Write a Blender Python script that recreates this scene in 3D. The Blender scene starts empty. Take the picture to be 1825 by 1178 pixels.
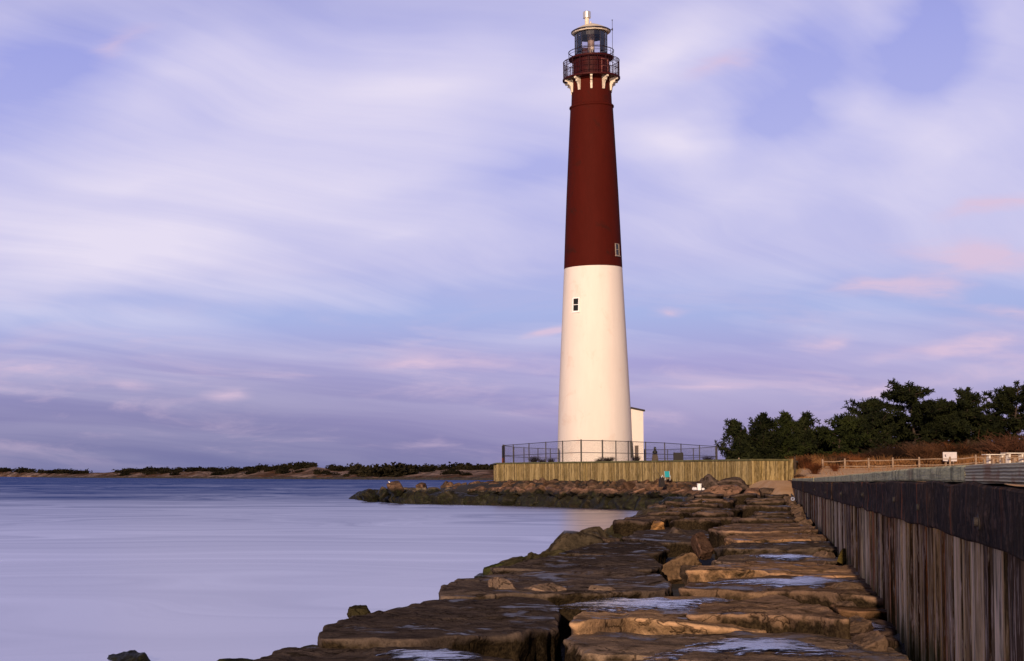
import bpy, math, random
from mathutils import Vector, Matrix, noise
R = math.radians
random.seed(7)
sc = bpy.context.scene
col = sc.collection

# ------------------------------------------------------------------ camera
F, PX, PY, PITCH, EYE = 2800.0, 440.0, 729.0, R(2.4), 2.75
W, H = 1825.0, 1178.0
cp, sp = math.cos(PITCH), math.sin(PITCH)
cam_d = bpy.data.cameras.new('camera')
cam = bpy.data.objects.new('camera', cam_d)
col.objects.link(cam)
cam.location = (0, 0, EYE)
cam.rotation_euler = (math.pi / 2 + PITCH, 0, 0)
cam_d.sensor_width = 36
cam_d.lens = F / W * 36
cam_d.shift_x = (W / 2 - PX) / W
cam_d.shift_y = (PY - H / 2) / W
cam_d.clip_start, cam_d.clip_end = 0.1, 60000
sc.camera = cam


def ray(px, py):
    cx, cy = (px - PX) / F, (PY - py) / F
    return Vector((cx, cp - cy * sp, sp + cy * cp))


def at(px, py, Y):
    d = ray(px, py)
    return Vector((0, 0, EYE)) + d * (Y / d.y)


def ground_at(px, py, z):
    d = ray(px, py)
    return Vector((0, 0, EYE)) + d * ((z - EYE) / d.z)


def smooth(a, b, x):
    t = max(0.0, min(1.0, (x - a) / (b - a)))
    return t * t * (3 - 2 * t)


def lerp(a, b, t):
    return a + (b - a) * t


def interp(tab, x):
    if x <= tab[0][0]:
        return tab[0][1]
    for (x0, y0), (x1, y1) in zip(tab, tab[1:]):
        if x <= x1:
            return lerp(y0, y1, (x - x0) / (x1 - x0))
    return tab[-1][1]


# ------------------------------------------------------------------ node helpers
class NT:
    def __init__(s, tree):
        s.t = tree
        s.n = tree.nodes
        s.l = tree.links

    def new(s, kind, **kw):
        n = s.n.new(kind)
        for k, v in kw.items():
            setattr(n, k, v)
        return n

    def put(s, sock, v):
        if isinstance(v, bpy.types.NodeSocket):
            s.l.new(v, sock)
        elif v is not None:
            if sock.type == 'RGBA' and not isinstance(v, (int, float)):
                v = tuple(v) + (1,) if len(v) == 3 else v
            sock.default_value = v

    def math(s, op, a, b=None, c=None, clamp=False):
        n = s.new('ShaderNodeMath', operation=op)
        n.use_clamp = clamp
        for i, v in enumerate((a, b, c)):
            if v is not None:
                s.put(n.inputs[i], v)
        return n.outputs[0]

    def vmath(s, op, a, b=None):
        n = s.new('ShaderNodeVectorMath', operation=op)
        s.put(n.inputs[0], a)
        if b is not None:
            if op == 'SCALE':
                s.put(n.inputs['Scale'], b)
            else:
                s.put(n.inputs[1], b)
        return n.outputs['Vector']

    def mix(s, f, a, b, blend='MIX'):
        n = s.new('ShaderNodeMix', data_type='RGBA', blend_type=blend)
        n.clamp_factor = True
        s.put(n.inputs[0], f)
        s.put(n.inputs[6], a)
        s.put(n.inputs[7], b)
        return n.outputs[2]

    def ramp(s, fac, stops, interp='LINEAR'):
        n = s.new('ShaderNodeValToRGB')
        cr = n.color_ramp
        cr.interpolation = interp
        while len(cr.elements) < len(stops):
            cr.elements.new(0.5)
        for e, (p, c) in zip(cr.elements, stops):
            e.position = p
            e.color = (c, c, c, 1) if isinstance(c, (int, float)) else tuple(c) + (1,)
        s.put(n.inputs[0], fac)
        return n.outputs[0]

    def noise(s, vec, scale, detail=4, rough=.55, dist=0.0, fac=True):
        n = s.new('ShaderNodeTexNoise')
        s.put(n.inputs['Vector'], vec)
        n.inputs['Scale'].default_value = scale
        n.inputs['Detail'].default_value = detail
        n.inputs['Roughness'].default_value = rough
        n.inputs['Distortion'].default_value = dist
        return n.outputs[0 if fac else 1]

    def mapping(s, vec, loc=(0, 0, 0), rot=(0, 0, 0), scale=(1, 1, 1), kind='POINT'):
        n = s.new('ShaderNodeMapping', vector_type=kind)
        s.put(n.inputs['Vector'], vec)
        n.inputs['Location'].default_value = loc
        n.inputs['Rotation'].default_value = rot
        n.inputs['Scale'].default_value = scale
        return n.outputs[0]

    def sep(s, v):
        n = s.new('ShaderNodeSeparateXYZ')
        s.put(n.inputs[0], v)
        return n.outputs

    def comb(s, x, y, z):
        n = s.new('ShaderNodeCombineXYZ')
        for i, v in enumerate((x, y, z)):
            s.put(n.inputs[i], v)
        return n.outputs[0]

    def bump(s, h, strength, dist):
        n = s.new('ShaderNodeBump')
        n.inputs['Strength'].default_value = strength
        n.inputs['Distance'].default_value = dist
        s.put(n.inputs['Height'], h)
        return n.outputs[0]


def material(name):
    m = bpy.data.materials.new(name)
    m.use_nodes = True
    t = NT(m.node_tree)
    b = t.n['Principled BSDF']
    return m, t, b


def plain(name, c, rough=.6, var=.25, scale=6, metal=0.0, bump=.1, spec=.4):
    m, t, b = material(name)
    tc = t.new('ShaderNodeTexCoord').outputs['Object']
    n = t.noise(tc, scale, 5, .6)
    f = t.ramp(n, [(.3, 0.0), (.7, 1.0)])
    lo = tuple(x * (1 - var) for x in c)
    hi = tuple(min(1, x * (1 + var)) for x in c)
    t.put(b.inputs['Base Color'], t.mix(f, lo, hi))
    b.inputs['Roughness'].default_value = rough
    b.inputs['Metallic'].default_value = metal
    b.inputs['Specular IOR Level'].default_value = spec
    if bump:
        t.put(b.inputs['Normal'], t.bump(t.noise(tc, scale * 4, 4), bump, .02))
    return m


# ------------------------------------------------------------------ mesh helpers
class MB:
    def __init__(s):
        s.v, s.f = [], []

    def add(s, vs, fs):
        o = len(s.v)
        s.v.extend(tuple(v) for v in vs)
        s.f.extend(tuple(i + o for i in f) for f in fs)

    def box(s, x0, x1, y0, y1, z0, z1, M=None):
        vs = [Vector((x, y, z)) for z in (z0, z1) for x, y in ((x0, y0), (x1, y0), (x1, y1), (x0, y1))]
        if M:
            vs = [M @ v for v in vs]
        s.add(vs, [(3, 2, 1, 0), (4, 5, 6, 7), (0, 1, 5, 4), (1, 2, 6, 5), (2, 3, 7, 6), (3, 0, 4, 7)])

    def tube(s, pts, rad, n=6, closed=False):
        pts = [Vector(p) for p in pts]
        if not isinstance(rad, (list, tuple)):
            rad = [rad] * len(pts)
        vs, fs = [], []
        k = len(pts)
        up = None
        for i, p in enumerate(pts):
            if closed:
                d = pts[(i + 1) % k] - pts[i - 1]
            else:
                d = pts[min(i + 1, k - 1)] - pts[max(i - 1, 0)]
            if d.length < 1e-9:
                d = Vector((0, 0, 1))
            d.normalize()
            if up is None:
                up = Vector((0, 0, 1)) if abs(d.z) < .9 else Vector((1, 0, 0))
            a = d.cross(up)
            if a.length < 1e-4:
                a = d.cross(Vector((0, 1, 0)))
            a.normalize()
            b = a.cross(d)
            for j in range(n):
                t = 2 * math.pi * j / n
                vs.append(p + (a * math.cos(t) + b * math.sin(t)) * rad[i])
        m = k if closed else k - 1
        for i in range(m):
            for j in range(n):
                i2 = (i + 1) % k
                fs.append((i * n + j, i2 * n + j, i2 * n + (j + 1) % n, i * n + (j + 1) % n))
        if not closed:
            fs.append(tuple(range(n)))
            fs.append(tuple((k - 1) * n + j for j in reversed(range(n))))
        s.add(vs, fs)

    def lathe(s, prof, n=64, cap=True):
        vs, fs = [], []
        for r, z in prof:
            for j in range(n):
                t = 2 * math.pi * j / n
                vs.append((r * math.cos(t), r * math.sin(t), z))
        for i in range(len(prof) - 1):
            for j in range(n):
                fs.append((i * n + j, i * n + (j + 1) % n, (i + 1) * n + (j + 1) % n, (i + 1) * n + j))
        if cap:
            fs.append(tuple(reversed(range(n))))
            fs.append(tuple((len(prof) - 1) * n + j for j in range(n)))
        s.add(vs, fs)

    def prism(s, poly, y0, y1, M=None):
        """poly in (x,z), extruded along y"""
        n = len(poly)
        vs = [Vector((x, y0, z)) for x, z in poly] + [Vector((x, y1, z)) for x, z in poly]
        if M:
            vs = [M @ v for v in vs]
        fs = [tuple(range(n)), tuple(reversed(range(n, 2 * n)))]
        fs += [(i, i + n, (i + 1) % n + n, (i + 1) % n) for i in range(n)]
        s.add(vs, fs)

    def build(s, name, mat, parent=None, loc=None, smooth_=False, angle=None):
        me = bpy.data.meshes.new(name)
        me.from_pydata(s.v, [], s.f)
        me.validate()
        me.update()
        if smooth_ or angle:
            me.polygons.foreach_set('use_smooth', [True] * len(me.polygons))
        if angle:
            me.set_sharp_from_angle(angle=R(angle))
        me.materials.append(mat)
        o = bpy.data.objects.new(name, me)
        col.objects.link(o)
        if parent:
            o.parent = parent
        if loc is not None:
            o.location = loc
        return o


def tag(o, label=None, cat=None, group=None, kind=None):
    if label:
        o['label'] = label
    if cat:
        o['category'] = cat
    if group:
        o['group'] = group
    if kind:
        o['kind'] = kind
    return o


def empty(name, loc=(0, 0, 0), rz=0.0, label=None, cat=None, group=None):
    o = bpy.data.objects.new(name, None)
    o.empty_display_size = .2
    col.objects.link(o)
    o.location = loc
    o.rotation_euler = (0, 0, rz)
    return tag(o, label, cat, group)


def copy_tree(o, parent=None):
    c = o.copy()
    col.objects.link(c)
    if parent:
        c.parent = parent
    for ch in list(o.children):
        copy_tree(ch, c)
    return c


# ------------------------------------------------------------------ materials
def rock_material(name, wet=0.0, algae=1.1):
    m, t, b = material(name)
    geo = t.new('ShaderNodeNewGeometry')
    oi = t.new('ShaderNodeObjectInfo')
    pos = geo.outputs['Position']
    shift = t.vmath('ADD', pos, t.vmath('SCALE', t.comb(oi.outputs['Random'], oi.outputs['Random'], oi.outputs['Random']), 37.0))
    big = t.noise(shift, .9, 5, .6, .6)
    mid = t.noise(shift, 3.5, 6, .65, .4)
    fine = t.noise(shift, 22, 5, .7)
    grain = t.noise(shift, 90, 3, .7)
    strata = t.noise(t.mapping(shift, rot=(.25, .1, .4), scale=(.5, .8, 6)), 2.2, 5, .6, .8)
    c = t.mix(t.ramp(big, [(.35, 0.0), (.65, 1.0)]), (.17, .135, .11), (.37, .29, .215))
    c = t.mix(t.ramp(mid, [(.42, 0.0), (.62, .75)]), c, (.085, .07, .062))
    c = t.mix(t.ramp(strata, [(.56, 0.0), (.72, .35)]), c, (.46, .35, .25))
    c = t.mix(t.ramp(fine, [(.34, .6), (.46, 0.0)]), c, (.06, .045, .038))
    c = t.mix(t.ramp(grain, [(.56, 0.0), (.74, .5)]), c, (.45, .36, .29))
    c = t.mix(t.ramp(grain, [(.3, .6), (.45, 0.0)]), c, (.04, .03, .025))
    # pale mineral scuffs along raised edges
    edge = t.math('MULTIPLY', t.ramp(geo.outputs['Pointiness'], [(.51, 0.0), (.56, .85)]), t.ramp(mid, [(.4, 0.0), (.55, 1.0)]))
    c = t.mix(edge, c, (.42, .32, .25))
    # cracks
    vo = t.new('ShaderNodeTexVoronoi', feature='DISTANCE_TO_EDGE')
    t.put(vo.inputs['Vector'], t.vmath('ADD', shift, t.vmath('SCALE', t.noise(shift, 1.6, 4, .6, 0, False), 1.3)))
    vo.inputs['Scale'].default_value = .55
    crack = t.ramp(vo.outputs['Distance'], [(.0, 1.0), (.012, 0.0)])
    c = t.mix(t.math('MULTIPLY', crack, .8), c, (.02, .014, .012))
    strk = t.noise(t.mapping(shift, rot=(0, 0, .3), scale=(1.6, 3.2, 2)), 1.7, 6, .7, .9)
    c = t.mix(t.ramp(strk, [(.58, 0.0), (.70, .5)]), c, (.06, .048, .044))
    c = t.mix(t.ramp(strk, [(.30, .5), (.42, 0.0)]), c, (.5, .37, .26))
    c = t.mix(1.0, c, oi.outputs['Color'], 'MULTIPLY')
    # algae and wet tide band by height above the water
    z = t.sep(pos)[2]
    zz = t.math('ADD', z, t.math('MULTIPLY', t.math('SUBTRACT', big, .5), 1.1))
    zz = t.math('ADD', zz, t.math('MULTIPLY', t.math('SUBTRACT', mid, .5), .6))
    al = t.ramp(t.math('DIVIDE', zz, 2.5), [((algae - .28) / 2.5, .97), ((algae + .1) / 2.5, 0.0)])
    green = t.mix(t.ramp(mid, [(.45, 0.0), (.7, 1.0)]), (.008, .008, .006), (.026, .03, .010))
    c = t.mix(al, c, green)
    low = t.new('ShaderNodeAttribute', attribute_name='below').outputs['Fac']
    low = t.math('MULTIPLY', low, t.math('SUBTRACT', 1.25, t.math('MULTIPLY', t.new('ShaderNodeAttribute', attribute_name='side_pale').outputs['Fac'], 1.0)))
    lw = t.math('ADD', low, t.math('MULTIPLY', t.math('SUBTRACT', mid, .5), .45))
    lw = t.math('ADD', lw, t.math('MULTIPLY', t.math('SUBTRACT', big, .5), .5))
    lw = t.ramp(lw, [(.03, 0.0), (.13, .95)])  # slab sides darken with depth below the top edge, broken by noise
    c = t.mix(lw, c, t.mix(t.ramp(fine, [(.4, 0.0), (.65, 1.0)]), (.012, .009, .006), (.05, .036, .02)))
    t.put(b.inputs['Base Color'], c)
    rg = t.ramp(big, [(.35, .8), (.65, .95)])
    rough = t.mix(al, rg, (.45, .45, .45))
    up = t.sep(geo.outputs['Normal'])[2]
    wn_ = t.noise(shift, 1.1, 5, .62, .7)
    wetm = t.math('MULTIPLY', t.ramp(wn_, [(.565, 0.0), (.62, 1.0)]), t.ramp(up, [(.7, 0.0), (.92, 1.0)]))
    c = t.mix(t.math('MULTIPLY', wetm, .6), c, (.03, .027, .028))
    t.put(b.inputs['Base Color'], c)
    rough = t.mix(wetm, rough, (.38, .38, .38))
    t.put(b.inputs['Roughness'], rough)
    t.put(b.inputs['Specular IOR Level'], t.math('ADD', t.math('MULTIPLY', al, .12), t.math('MULTIPLY', wetm, .35)))
    h = t.math('ADD', t.math('MULTIPLY', mid, 1.0), t.math('MULTIPLY', fine, .5))
    h = t.math('ADD', h, t.math('MULTIPLY', strata, .2))
    h = t.math('ADD', h, t.math('MULTIPLY', grain, .07))
    h = t.math('SUBTRACT', h, t.math('MULTIPLY', crack, .35))
    t.put(b.inputs['Normal'], t.bump(h, .65, .07))
    return m


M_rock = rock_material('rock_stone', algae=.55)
M_boulder = rock_material('jetty_stone', algae=1.5)


def board_material(name, width, cols, streak=.6, algae_z=None, dark=(.03, .022, .018), axis=0, pale=(.36, .3, .26)):
    """vertical boards; object x runs along the wall"""
    m, t, b = material(name)
    tc = t.new('ShaderNodeTexCoord').outputs['Object']
    x, y, z = t.sep(tc)
    idx = t.math('FLOOR', t.math('DIVIDE', x, width))
    wn = t.new('ShaderNodeTexWhiteNoise', noise_dimensions='1D')
    t.put(wn.inputs['W'], idx)
    rnd = wn.outputs['Value']
    v = t.comb(x, y, t.math('ADD', t.math('MULTIPLY', z, .07), t.math('MULTIPLY', rnd, 9.0)))
    s1 = t.noise(v, 9, 5, .65)
    s2 = t.noise(v, 34, 4, .7)
    s3 = t.noise(t.comb(x, y, t.math('MULTIPLY', z, .5)), 3.0, 5, .6)
    c = t.ramp(rnd, [(i / (len(cols) - 1), q) for i, q in enumerate(cols)], 'CONSTANT' if len(cols) > 5 else 'LINEAR')
    c = t.mix(t.ramp(s1, [(.38, streak), (.50, 0.0)]), c, dark)
    c = t.mix(t.ramp(s2, [(.34, .8), (.44, 0.0)]), c, dark)
    c = t.mix(t.ramp(s2, [(.54, 0.0), (.64, .75)]), c, pale)
    c = t.mix(t.ramp(s3, [(.52, 0.0), (.72, .45)]), c, dark)
    if algae_z is not None:
        zz = t.math('ADD', z, t.math('MULTIPLY', t.math('SUBTRACT', s3, .5), 1.2))
        zz = t.math('ADD', zz, t.math('MULTIPLY', t.math('SUBTRACT', s1, .5), .9))
        al = t.ramp(t.math('SUBTRACT', zz, algae_z), [(.0, .75), (.3, 0.0)])
        c = t.mix(al, c, (.05, .055, .012))
    t.put(b.inputs['Base Color'], c)
    b.inputs['Roughness'].default_value = .85
    b.inputs['Specular IOR Level'].default_value = .1
    t.put(b.inputs['Normal'], t.bump(t.math('ADD', s1, t.math('MULTIPLY', s2, .5)), .6, .02))
    return m


M_piling = board_material('weathered_piling', .24, [(.22, .12, .05), (.62, .42, .22), (.10, .05, .022), (.85, .63, .40), (.30, .18, .075), (.70, .50, .25), (.16, .09, .035), (.46, .17, .05), (.07, .04, .02)],
                          1.0 and .85, algae_z=1.05, dark=(.022, .016, .009), pale=(.85, .64, .50))
M_boards = board_material('treated_boards', .19, [(.31, .225, .085), (.17, .12, .05), (.42, .32, .15), (.25, .19, .08), (.10, .07, .032)], .85,
                          algae_z=None, dark=(.045, .032, .014), pale=(.52, .42, .24))


def cap_material():
    m, t, b = material('weathered_cap_timber')
    tc = t.new('ShaderNodeTexCoord').outputs['Object']
    g = t.noise(t.mapping(tc, scale=(.8, 6, 14)), 3.2, 5, .6, .7)
    g2 = t.noise(t.mapping(tc, scale=(1.5, 10, 30)), 3, 4, .6, .5)
    st = t.noise(t.mapping(tc, scale=(3.2, 1, .6)), 1.6, 5, .65, .3)
    c = t.mix(t.ramp(g, [(.35, 0.0), (.65, 1.0)]), (.60, .54, .22), (.86, .78, .38))
    c = t.mix(t.ramp(g2, [(.38, .6), (.52, 0.0)]), c, (.26, .23, .15))
    c = t.mix(t.ramp(st, [(.52, 0.0), (.64, .9)]), c, (.10, .09, .03))
    rs = t.noise(t.mapping(tc, loc=(4, 2, 1), scale=(1.2, 1, 3)), 1.1, 4, .6)
    c = t.mix(t.ramp(rs, [(.58, 0.0), (.72, .6)]), c, (.28, .12, .05))
    t.put(b.inputs['Base Color'], c)
    b.inputs['Roughness'].default_value = .85
    t.put(b.inputs['Normal'], t.bump(t.math('ADD', g, g2), .5, .02))
    return m


M_cap = cap_material()


def ringed_cap_material():
    m, t, b = material('ringed_cap_timber')
    tc = t.new('ShaderNodeTexCoord').outputs['Object']
    n = t.noise(t.mapping(tc, scale=(1.6, 2, 4)), 2.0, 4, .6, 0, False)
    w = t.new('ShaderNodeTexWave', bands_direction='Z')
    t.put(w.inputs['Vector'], t.vmath('ADD', t.mapping(tc, scale=(1, 1, 1)), t.vmath('SCALE', n, .008)))
    w.inputs['Scale'].default_value = 16
    w.inputs['Distortion'].default_value = .2
    k = t.noise(t.mapping(tc, scale=(1.5, 1, 3)), 1.6, 4, .6)
    c = t.mix(w.outputs[1], (.30, .22, .12), (.86, .76, .46))
    c = t.mix(t.ramp(k, [(.5, 0.0), (.62, .75)]), c, (.40, .17, .06))
    t.put(b.inputs['Base Color'], c)
    b.inputs['Roughness'].default_value = .85
    t.put(b.inputs['Normal'], t.bump(w.outputs[1], .6, .02))
    return m


M_cap_ringed = ringed_cap_material()


def waler_material():
    m, t, b = material('dark_waler_timber')
    tc = t.new('ShaderNodeTexCoord').outputs['Object']
    g = t.noise(t.mapping(tc, scale=(1.4, 3, 2.0)), 2.2, 5, .65, .5)
    v = t.noise(t.mapping(tc, scale=(9, 3, .9)), 1.6, 4, .65)
    s = t.noise(t.mapping(tc, loc=(3, 0, 0), scale=(2.6, 1, .25)), 1.7, 3, .5)
    c = t.mix(t.ramp(g, [(.35, 0.0), (.7, 1.0)]), (.010, .005, .0035), (.05, .026, .015))
    c = t.mix(t.ramp(v, [(.52, 0.0), (.7, .7)]), c, (.12, .062, .035))
    pt = t.noise(tc, 7, 6, .72, .6)
    c = t.mix(t.ramp(pt, [(.52, 0.0), (.62, .8)]), c, (.16, .09, .06))
    c = t.mix(t.ramp(pt, [(.66, 0.0), (.74, .6)]), c, (.34, .26, .22))
    c = t.mix(t.ramp(s, [(.62, 0.0), (.70, .85)]), c, (.42, .12, .03))
    t.put(b.inputs['Base Color'], c)
    b.inputs['Roughness'].default_value = .85
    b.inputs['Specular IOR Level'].default_value = .12
    t.put(b.inputs['Normal'], t.bump(t.math('ADD', t.math('ADD', g, pt), t.math('MULTIPLY', v, .6)), 1.0, .08))
    return m


M_waler = waler_material()


def tower_material(name, base, stain, amount):
    m, t, b = material(name)
    tc = t.new('ShaderNodeTexCoord').outputs['Object']
    n1 = t.noise(t.mapping(tc, scale=(1, 1, .18)), .9, 5, .65)
    n2 = t.noise(tc, .45, 5, .65, .8)
    n3 = t.noise(t.mapping(tc, scale=(3, 3, .35)), 2.2, 4, .6)
    c = t.mix(t.ramp(n1, [(.42, amount * .6), (.62, 0.0)]), base, tuple(x * .82 for x in base))
    c = t.mix(t.ramp(n2, [(.58, 0.0), (.72, amount)]), c, stain)
    c = t.mix(t.ramp(n3, [(.6, 0.0), (.8, amount * .7)]), c, tuple(x * .75 for x in base))
    t.put(b.inputs['Base Color'], c)
    b.inputs['Roughness'].default_value = .75
    b.inputs['Specular IOR Level'].default_value = .06
    br = t.noise(t.mapping(tc, scale=(2, 2, 9)), 3, 2, .5)
    t.put(b.inputs['Normal'], t.bump(br, .12, .02))
    return m


M_white = tower_material('white_painted_brick', (.80, .725, .68), (.66, .50, .42), .4)
M_red = tower_material('red_painted_brick', (.066, .0078, .005), (.036, .009, .007), .9)
M_redmetal = plain('dark_red_iron', (.05, .006, .007), .6, .35, 4, spec=.15)
M_iron = plain('black_iron', (.02, .012, .018), .5, .3, 5)
M_cream = plain('cream_paint', (.70, .61, .50), .6, .12, 3)
M_steel = plain('galvanised_steel', (.62, .6, .58), .35, .12, 4, metal=.6)
M_dark = plain('dark_opening', (.012, .011, .004), .3, .3, 3)
M_frame = plain('white_window_frame', (.78, .74, .68), .5, .08, 8)
M_roofdark = plain('dark_roofing', (.03, .022, .022), .7, .3, 4)
M_fence = plain('dark_fence_metal', (.035, .028, .03), .5, .3, 3)
M_rail = plain('grey_split_wood', (.29, .205, .145), .85, .35, 7, bump=.5)
M_bark = plain('bark', (.05, .034, .025), .9, .4, 6, bump=.6)
M_tablew = plain('white_table_concrete', (.72, .68, .62), .7, .15, 5)
M_teal = plain('teal_fabric', (.01, .30, .36), .7, .15, 12)
M_bucket = plain('white_plastic', (.85, .84, .84), .35, .04, 4, bump=0)
M_gear = plain('dark_canvas', (.018, .014, .014), .8, .4, 9)
M_stone = plain('dark_monument_stone', (.07, .05, .035), .7, .35, 4)
M_gull = plain('white_feathers', (.82, .8, .78), .7, .05, 9, bump=0)
M_gullgrey = plain('grey_feathers', (.3, .3, .32), .7, .1, 9, bump=0)
M_orange = plain('orange_bill', (.6, .25, .03), .5, .1, 9, bump=0)
M_board = plain('dark_signboard', (.018, .016, .02), .6, .3, 6)
M_notice = plain('white_notice', (.62, .58, .6), .6, .1, 8)
M_ink = plain('dark_print', (.05, .05, .08), .7, .1, 8)
M_paleblue = plain('pale_blue_plastic', (.28, .33, .5), .5, .1, 6)


def glass_material():
    m = bpy.data.materials.new('lantern_glass')
    m.use_nodes = True
    t = NT(m.node_tree)
    t.n.clear()
    out = t.new('ShaderNodeOutputMaterial')
    tr = t.new('ShaderNodeBsdfTransparent')
    tr.inputs[0].default_value = (.9, .87, .9, 1)
    gl = t.new('ShaderNodeBsdfGlossy')
    gl.inputs['Roughness'].default_value = .02
    fr = t.new('ShaderNodeFresnel')
    fr.inputs[0].default_value = 1.5
    mx = t.new('ShaderNodeMixShader')
    t.l.new(t.math('ADD', fr.outputs[0], .06), mx.inputs[0])
    t.l.new(tr.outputs[0], mx.inputs[1])
    t.l.new(gl.outputs[0], mx.inputs[2])
    t.l.new(mx.outputs[0], out.inputs[0])
    return m


M_glass = glass_material()


def leaf_material(name, a, b_, trans=.15):
    m, t, b = material(name)
    geo = t.new('ShaderNodeNewGeometry')
    n = t.noise(geo.outputs['Position'], .9, 3, .6)
    n2 = t.noise(geo.outputs['Position'], 5, 3, .6)
    f = t.math('ADD', t.math('MULTIPLY', n, .7), t.math('MULTIPLY', n2, .3))
    c = t.mix(t.ramp(f, [(.38, 0.0), (.62, 1.0)]), a, b_)
    oi = t.new('ShaderNodeObjectInfo')
    c = t.mix(1.0, c, oi.outputs['Color'], 'MULTIPLY')
    t.put(b.inputs['Base Color'], c)
    b.inputs['Roughness'].default_value = .8
    b.inputs['Specular IOR Level'].default_value = .1
    return m


M_needle = leaf_material('pine_needles', (.005, .008, .004), (.026, .031, .010))
M_scrub = leaf_material('scrub_leaves', (.007, .008, .005), (.03, .026, .015))
M_twig = leaf_material('bare_twigs', (.03, .018, .012), (.09, .05, .032))
M_drygrass = leaf_material('dry_grass_blades', (.16, .075, .03), (.36, .18, .075))
M_darkgrass = leaf_material('platform_grass_blades', (.02, .018, .01), (.06, .05, .025))


# ------------------------------------------------------------------ world sky
def build_world():
    w = bpy.data.worlds.new('World')
    sc.world = w
    w.use_nodes = True
    t = NT(w.node_tree)
    t.n.clear()
    out = t.new('ShaderNodeOutputWorld')
    bg = t.new('ShaderNodeBackground')
    bg.inputs['Strength'].default_value = .1
    sky = t.new('ShaderNodeTexSky', sky_type='NISHITA')
    sky.sun_disc = False
    sky.sun_elevation = SUN_EL
    sky.sun_rotation = math.pi + SUN_AZ
    d = t.new('ShaderNodeTexCoord').outputs['Generated']
    x, y, z = t.sep(d)
    yy = t.math('MAXIMUM', y, .08)
    a = t.math('DIVIDE', x, yy)
    b = t.math('DIVIDE', z, yy)
    hyp = t.math('SQRT', t.math('ADD', t.math('MULTIPLY', x, x), t.math('MULTIPLY', y, y)))
    b0 = t.math('MAXIMUM', t.math('DIVIDE', z, t.math('MAXIMUM', hyp, .02)), 0.0)
    # wind-drawn streaks on a cloud deck high above
    zz = t.math('ADD', t.math('MAXIMUM', z, 0.0), .10)
    cu = t.math('DIVIDE', x, zz)
    cv = t.math('DIVIDE', y, zz)
    deck = t.mapping(t.comb(cu, cv, 0.0), rot=(0, 0, R(-38)), scale=(1, 1, 1))
    warp = t.noise(t.vmath('SCALE', deck, .35), 1.0, 3, .5, 0, False)
    deckw = t.vmath('ADD', deck, t.vmath('SCALE', t.vmath('SUBTRACT', warp, (.5, .5, .5)), 1.6))
    dm = t.mapping(deckw, scale=(.16, .62, 1))
    n1 = t.noise(dm, 1.3, 3, .5, .4)
    n2 = t.noise(t.mapping(deckw, loc=(5, 3, 2), scale=(.30, 1.1, 1)), 1.2, 3, .5, .3)
    ab = t.comb(a, b, 0.0)
    wv = t.noise(t.mapping(ab, scale=(6, 14, 1)), 1.0, 4, .55, 0, False)
    abw = t.vmath('ADD', ab, t.vmath('MULTIPLY', t.vmath('SUBTRACT', wv, (.5, .5, .5)), (.10, .045, 0)))

    def blob(px, py, sx, sy, rot, amt):
        m = t.mapping(abw, loc=((px - 440) / 2800, (846 - py) / 2800, 0), rot=(0, 0, R(rot)), scale=(sx / 2800, sy / 2800, 1), kind='TEXTURE')
        g = t.new('ShaderNodeTexGradient', gradient_type='SPHERICAL')
        t.put(g.inputs[0], m)
        s = t.math('SMOOTHSTEP', g.outputs[1], 0.0, 1.0) if False else t.math('POWER', g.outputs[1], 1.3)
        return t.math('MULTIPLY', s, amt)

    base = t.ramp(t.math('MULTIPLY', b0, 1.0), [
        (0.0, (.18, .172, .39)), (.012, (.21, .19, .42)), (.034, (.31, .265, .54)), (.07, (.38, .345, .67)), (.10, (.39, .45, .79)),
        (.135, (.46, .46, .80)), (.20, (.44, .45, .83)), (.27, (.36, .38, .80)), (.45, (.18, .19, .42)), (1.0, (.045, .045, .10))])
    slate = t.math('MULTIPLY', t.ramp(a, [(.0, 1.0), (.22, 0.0)]), t.ramp(b0, [(.0, .75), (.045, .45), (.09, 0.0)]))
    base = t.mix(slate, base, (.155, .17, .37))
    # cloud cover
    n5 = t.noise(t.mapping(deckw, loc=(1, 7, 2), scale=(.5, 3.2, 1)), 1.6, 5, .6, .3)
    streak = t.ramp(t.math('ADD', t.math('ADD', t.math('MULTIPLY', n1, .55), t.math('MULTIPLY', n2, .28)), t.math('MULTIPLY', n5, .17)), [(.38, 0.0), (.62, 1.0)], 'EASE')
    white = t.math('MULTIPLY', streak, t.ramp(b0, [(.03, .12), (.12, .62), (.3, .66), (.6, .10)]))
    for args in [(250, 330, 620, 190, 12, .62), (620, 330, 420, 120, 16, .40), (760, 150, 420, 120, 8, .55), (1190, 90, 300, 90, 22, .62), (150, 470, 460, 90, 12, .45),
                 (1520, 190, 240, 90, -20, .58), (1240, 245, 200, 60, -10, .5), (700, 410, 300, 70, 10, .42), (1330, 330, 350, 90, 20, .35), (1700, 280, 260, 130, 30, .28), (330, 130, 420, 80, 8, .30)]:
        white = t.math('ADD', white, blob(*args))
    for args in [(60, 120, 330, 130, 20, -.45), (1385, 180, 280, 110, 62, -.62), (1640, 60, 340, 120, 50, -.75), (960, 290, 260, 60, 10, -.35), (760, 565, 560, 75, 4, -.5),
                 (1330, 545, 500, 80, 2, -.35), (1000, 480, 300, 60, 4, -.25)]:
        white = t.math('ADD', white, blob(*args))
    white = t.math('MINIMUM', t.math('MAXIMUM', white, 0.0), .92)
    c = t.mix(white, base, (.84, .765, .93))
    # low pink puffs
    n3 = t.noise(t.mapping(ab, rot=(0, 0, R(-6)), scale=(9, 44, 1)), 1.0, 6, .6, .5)
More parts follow.
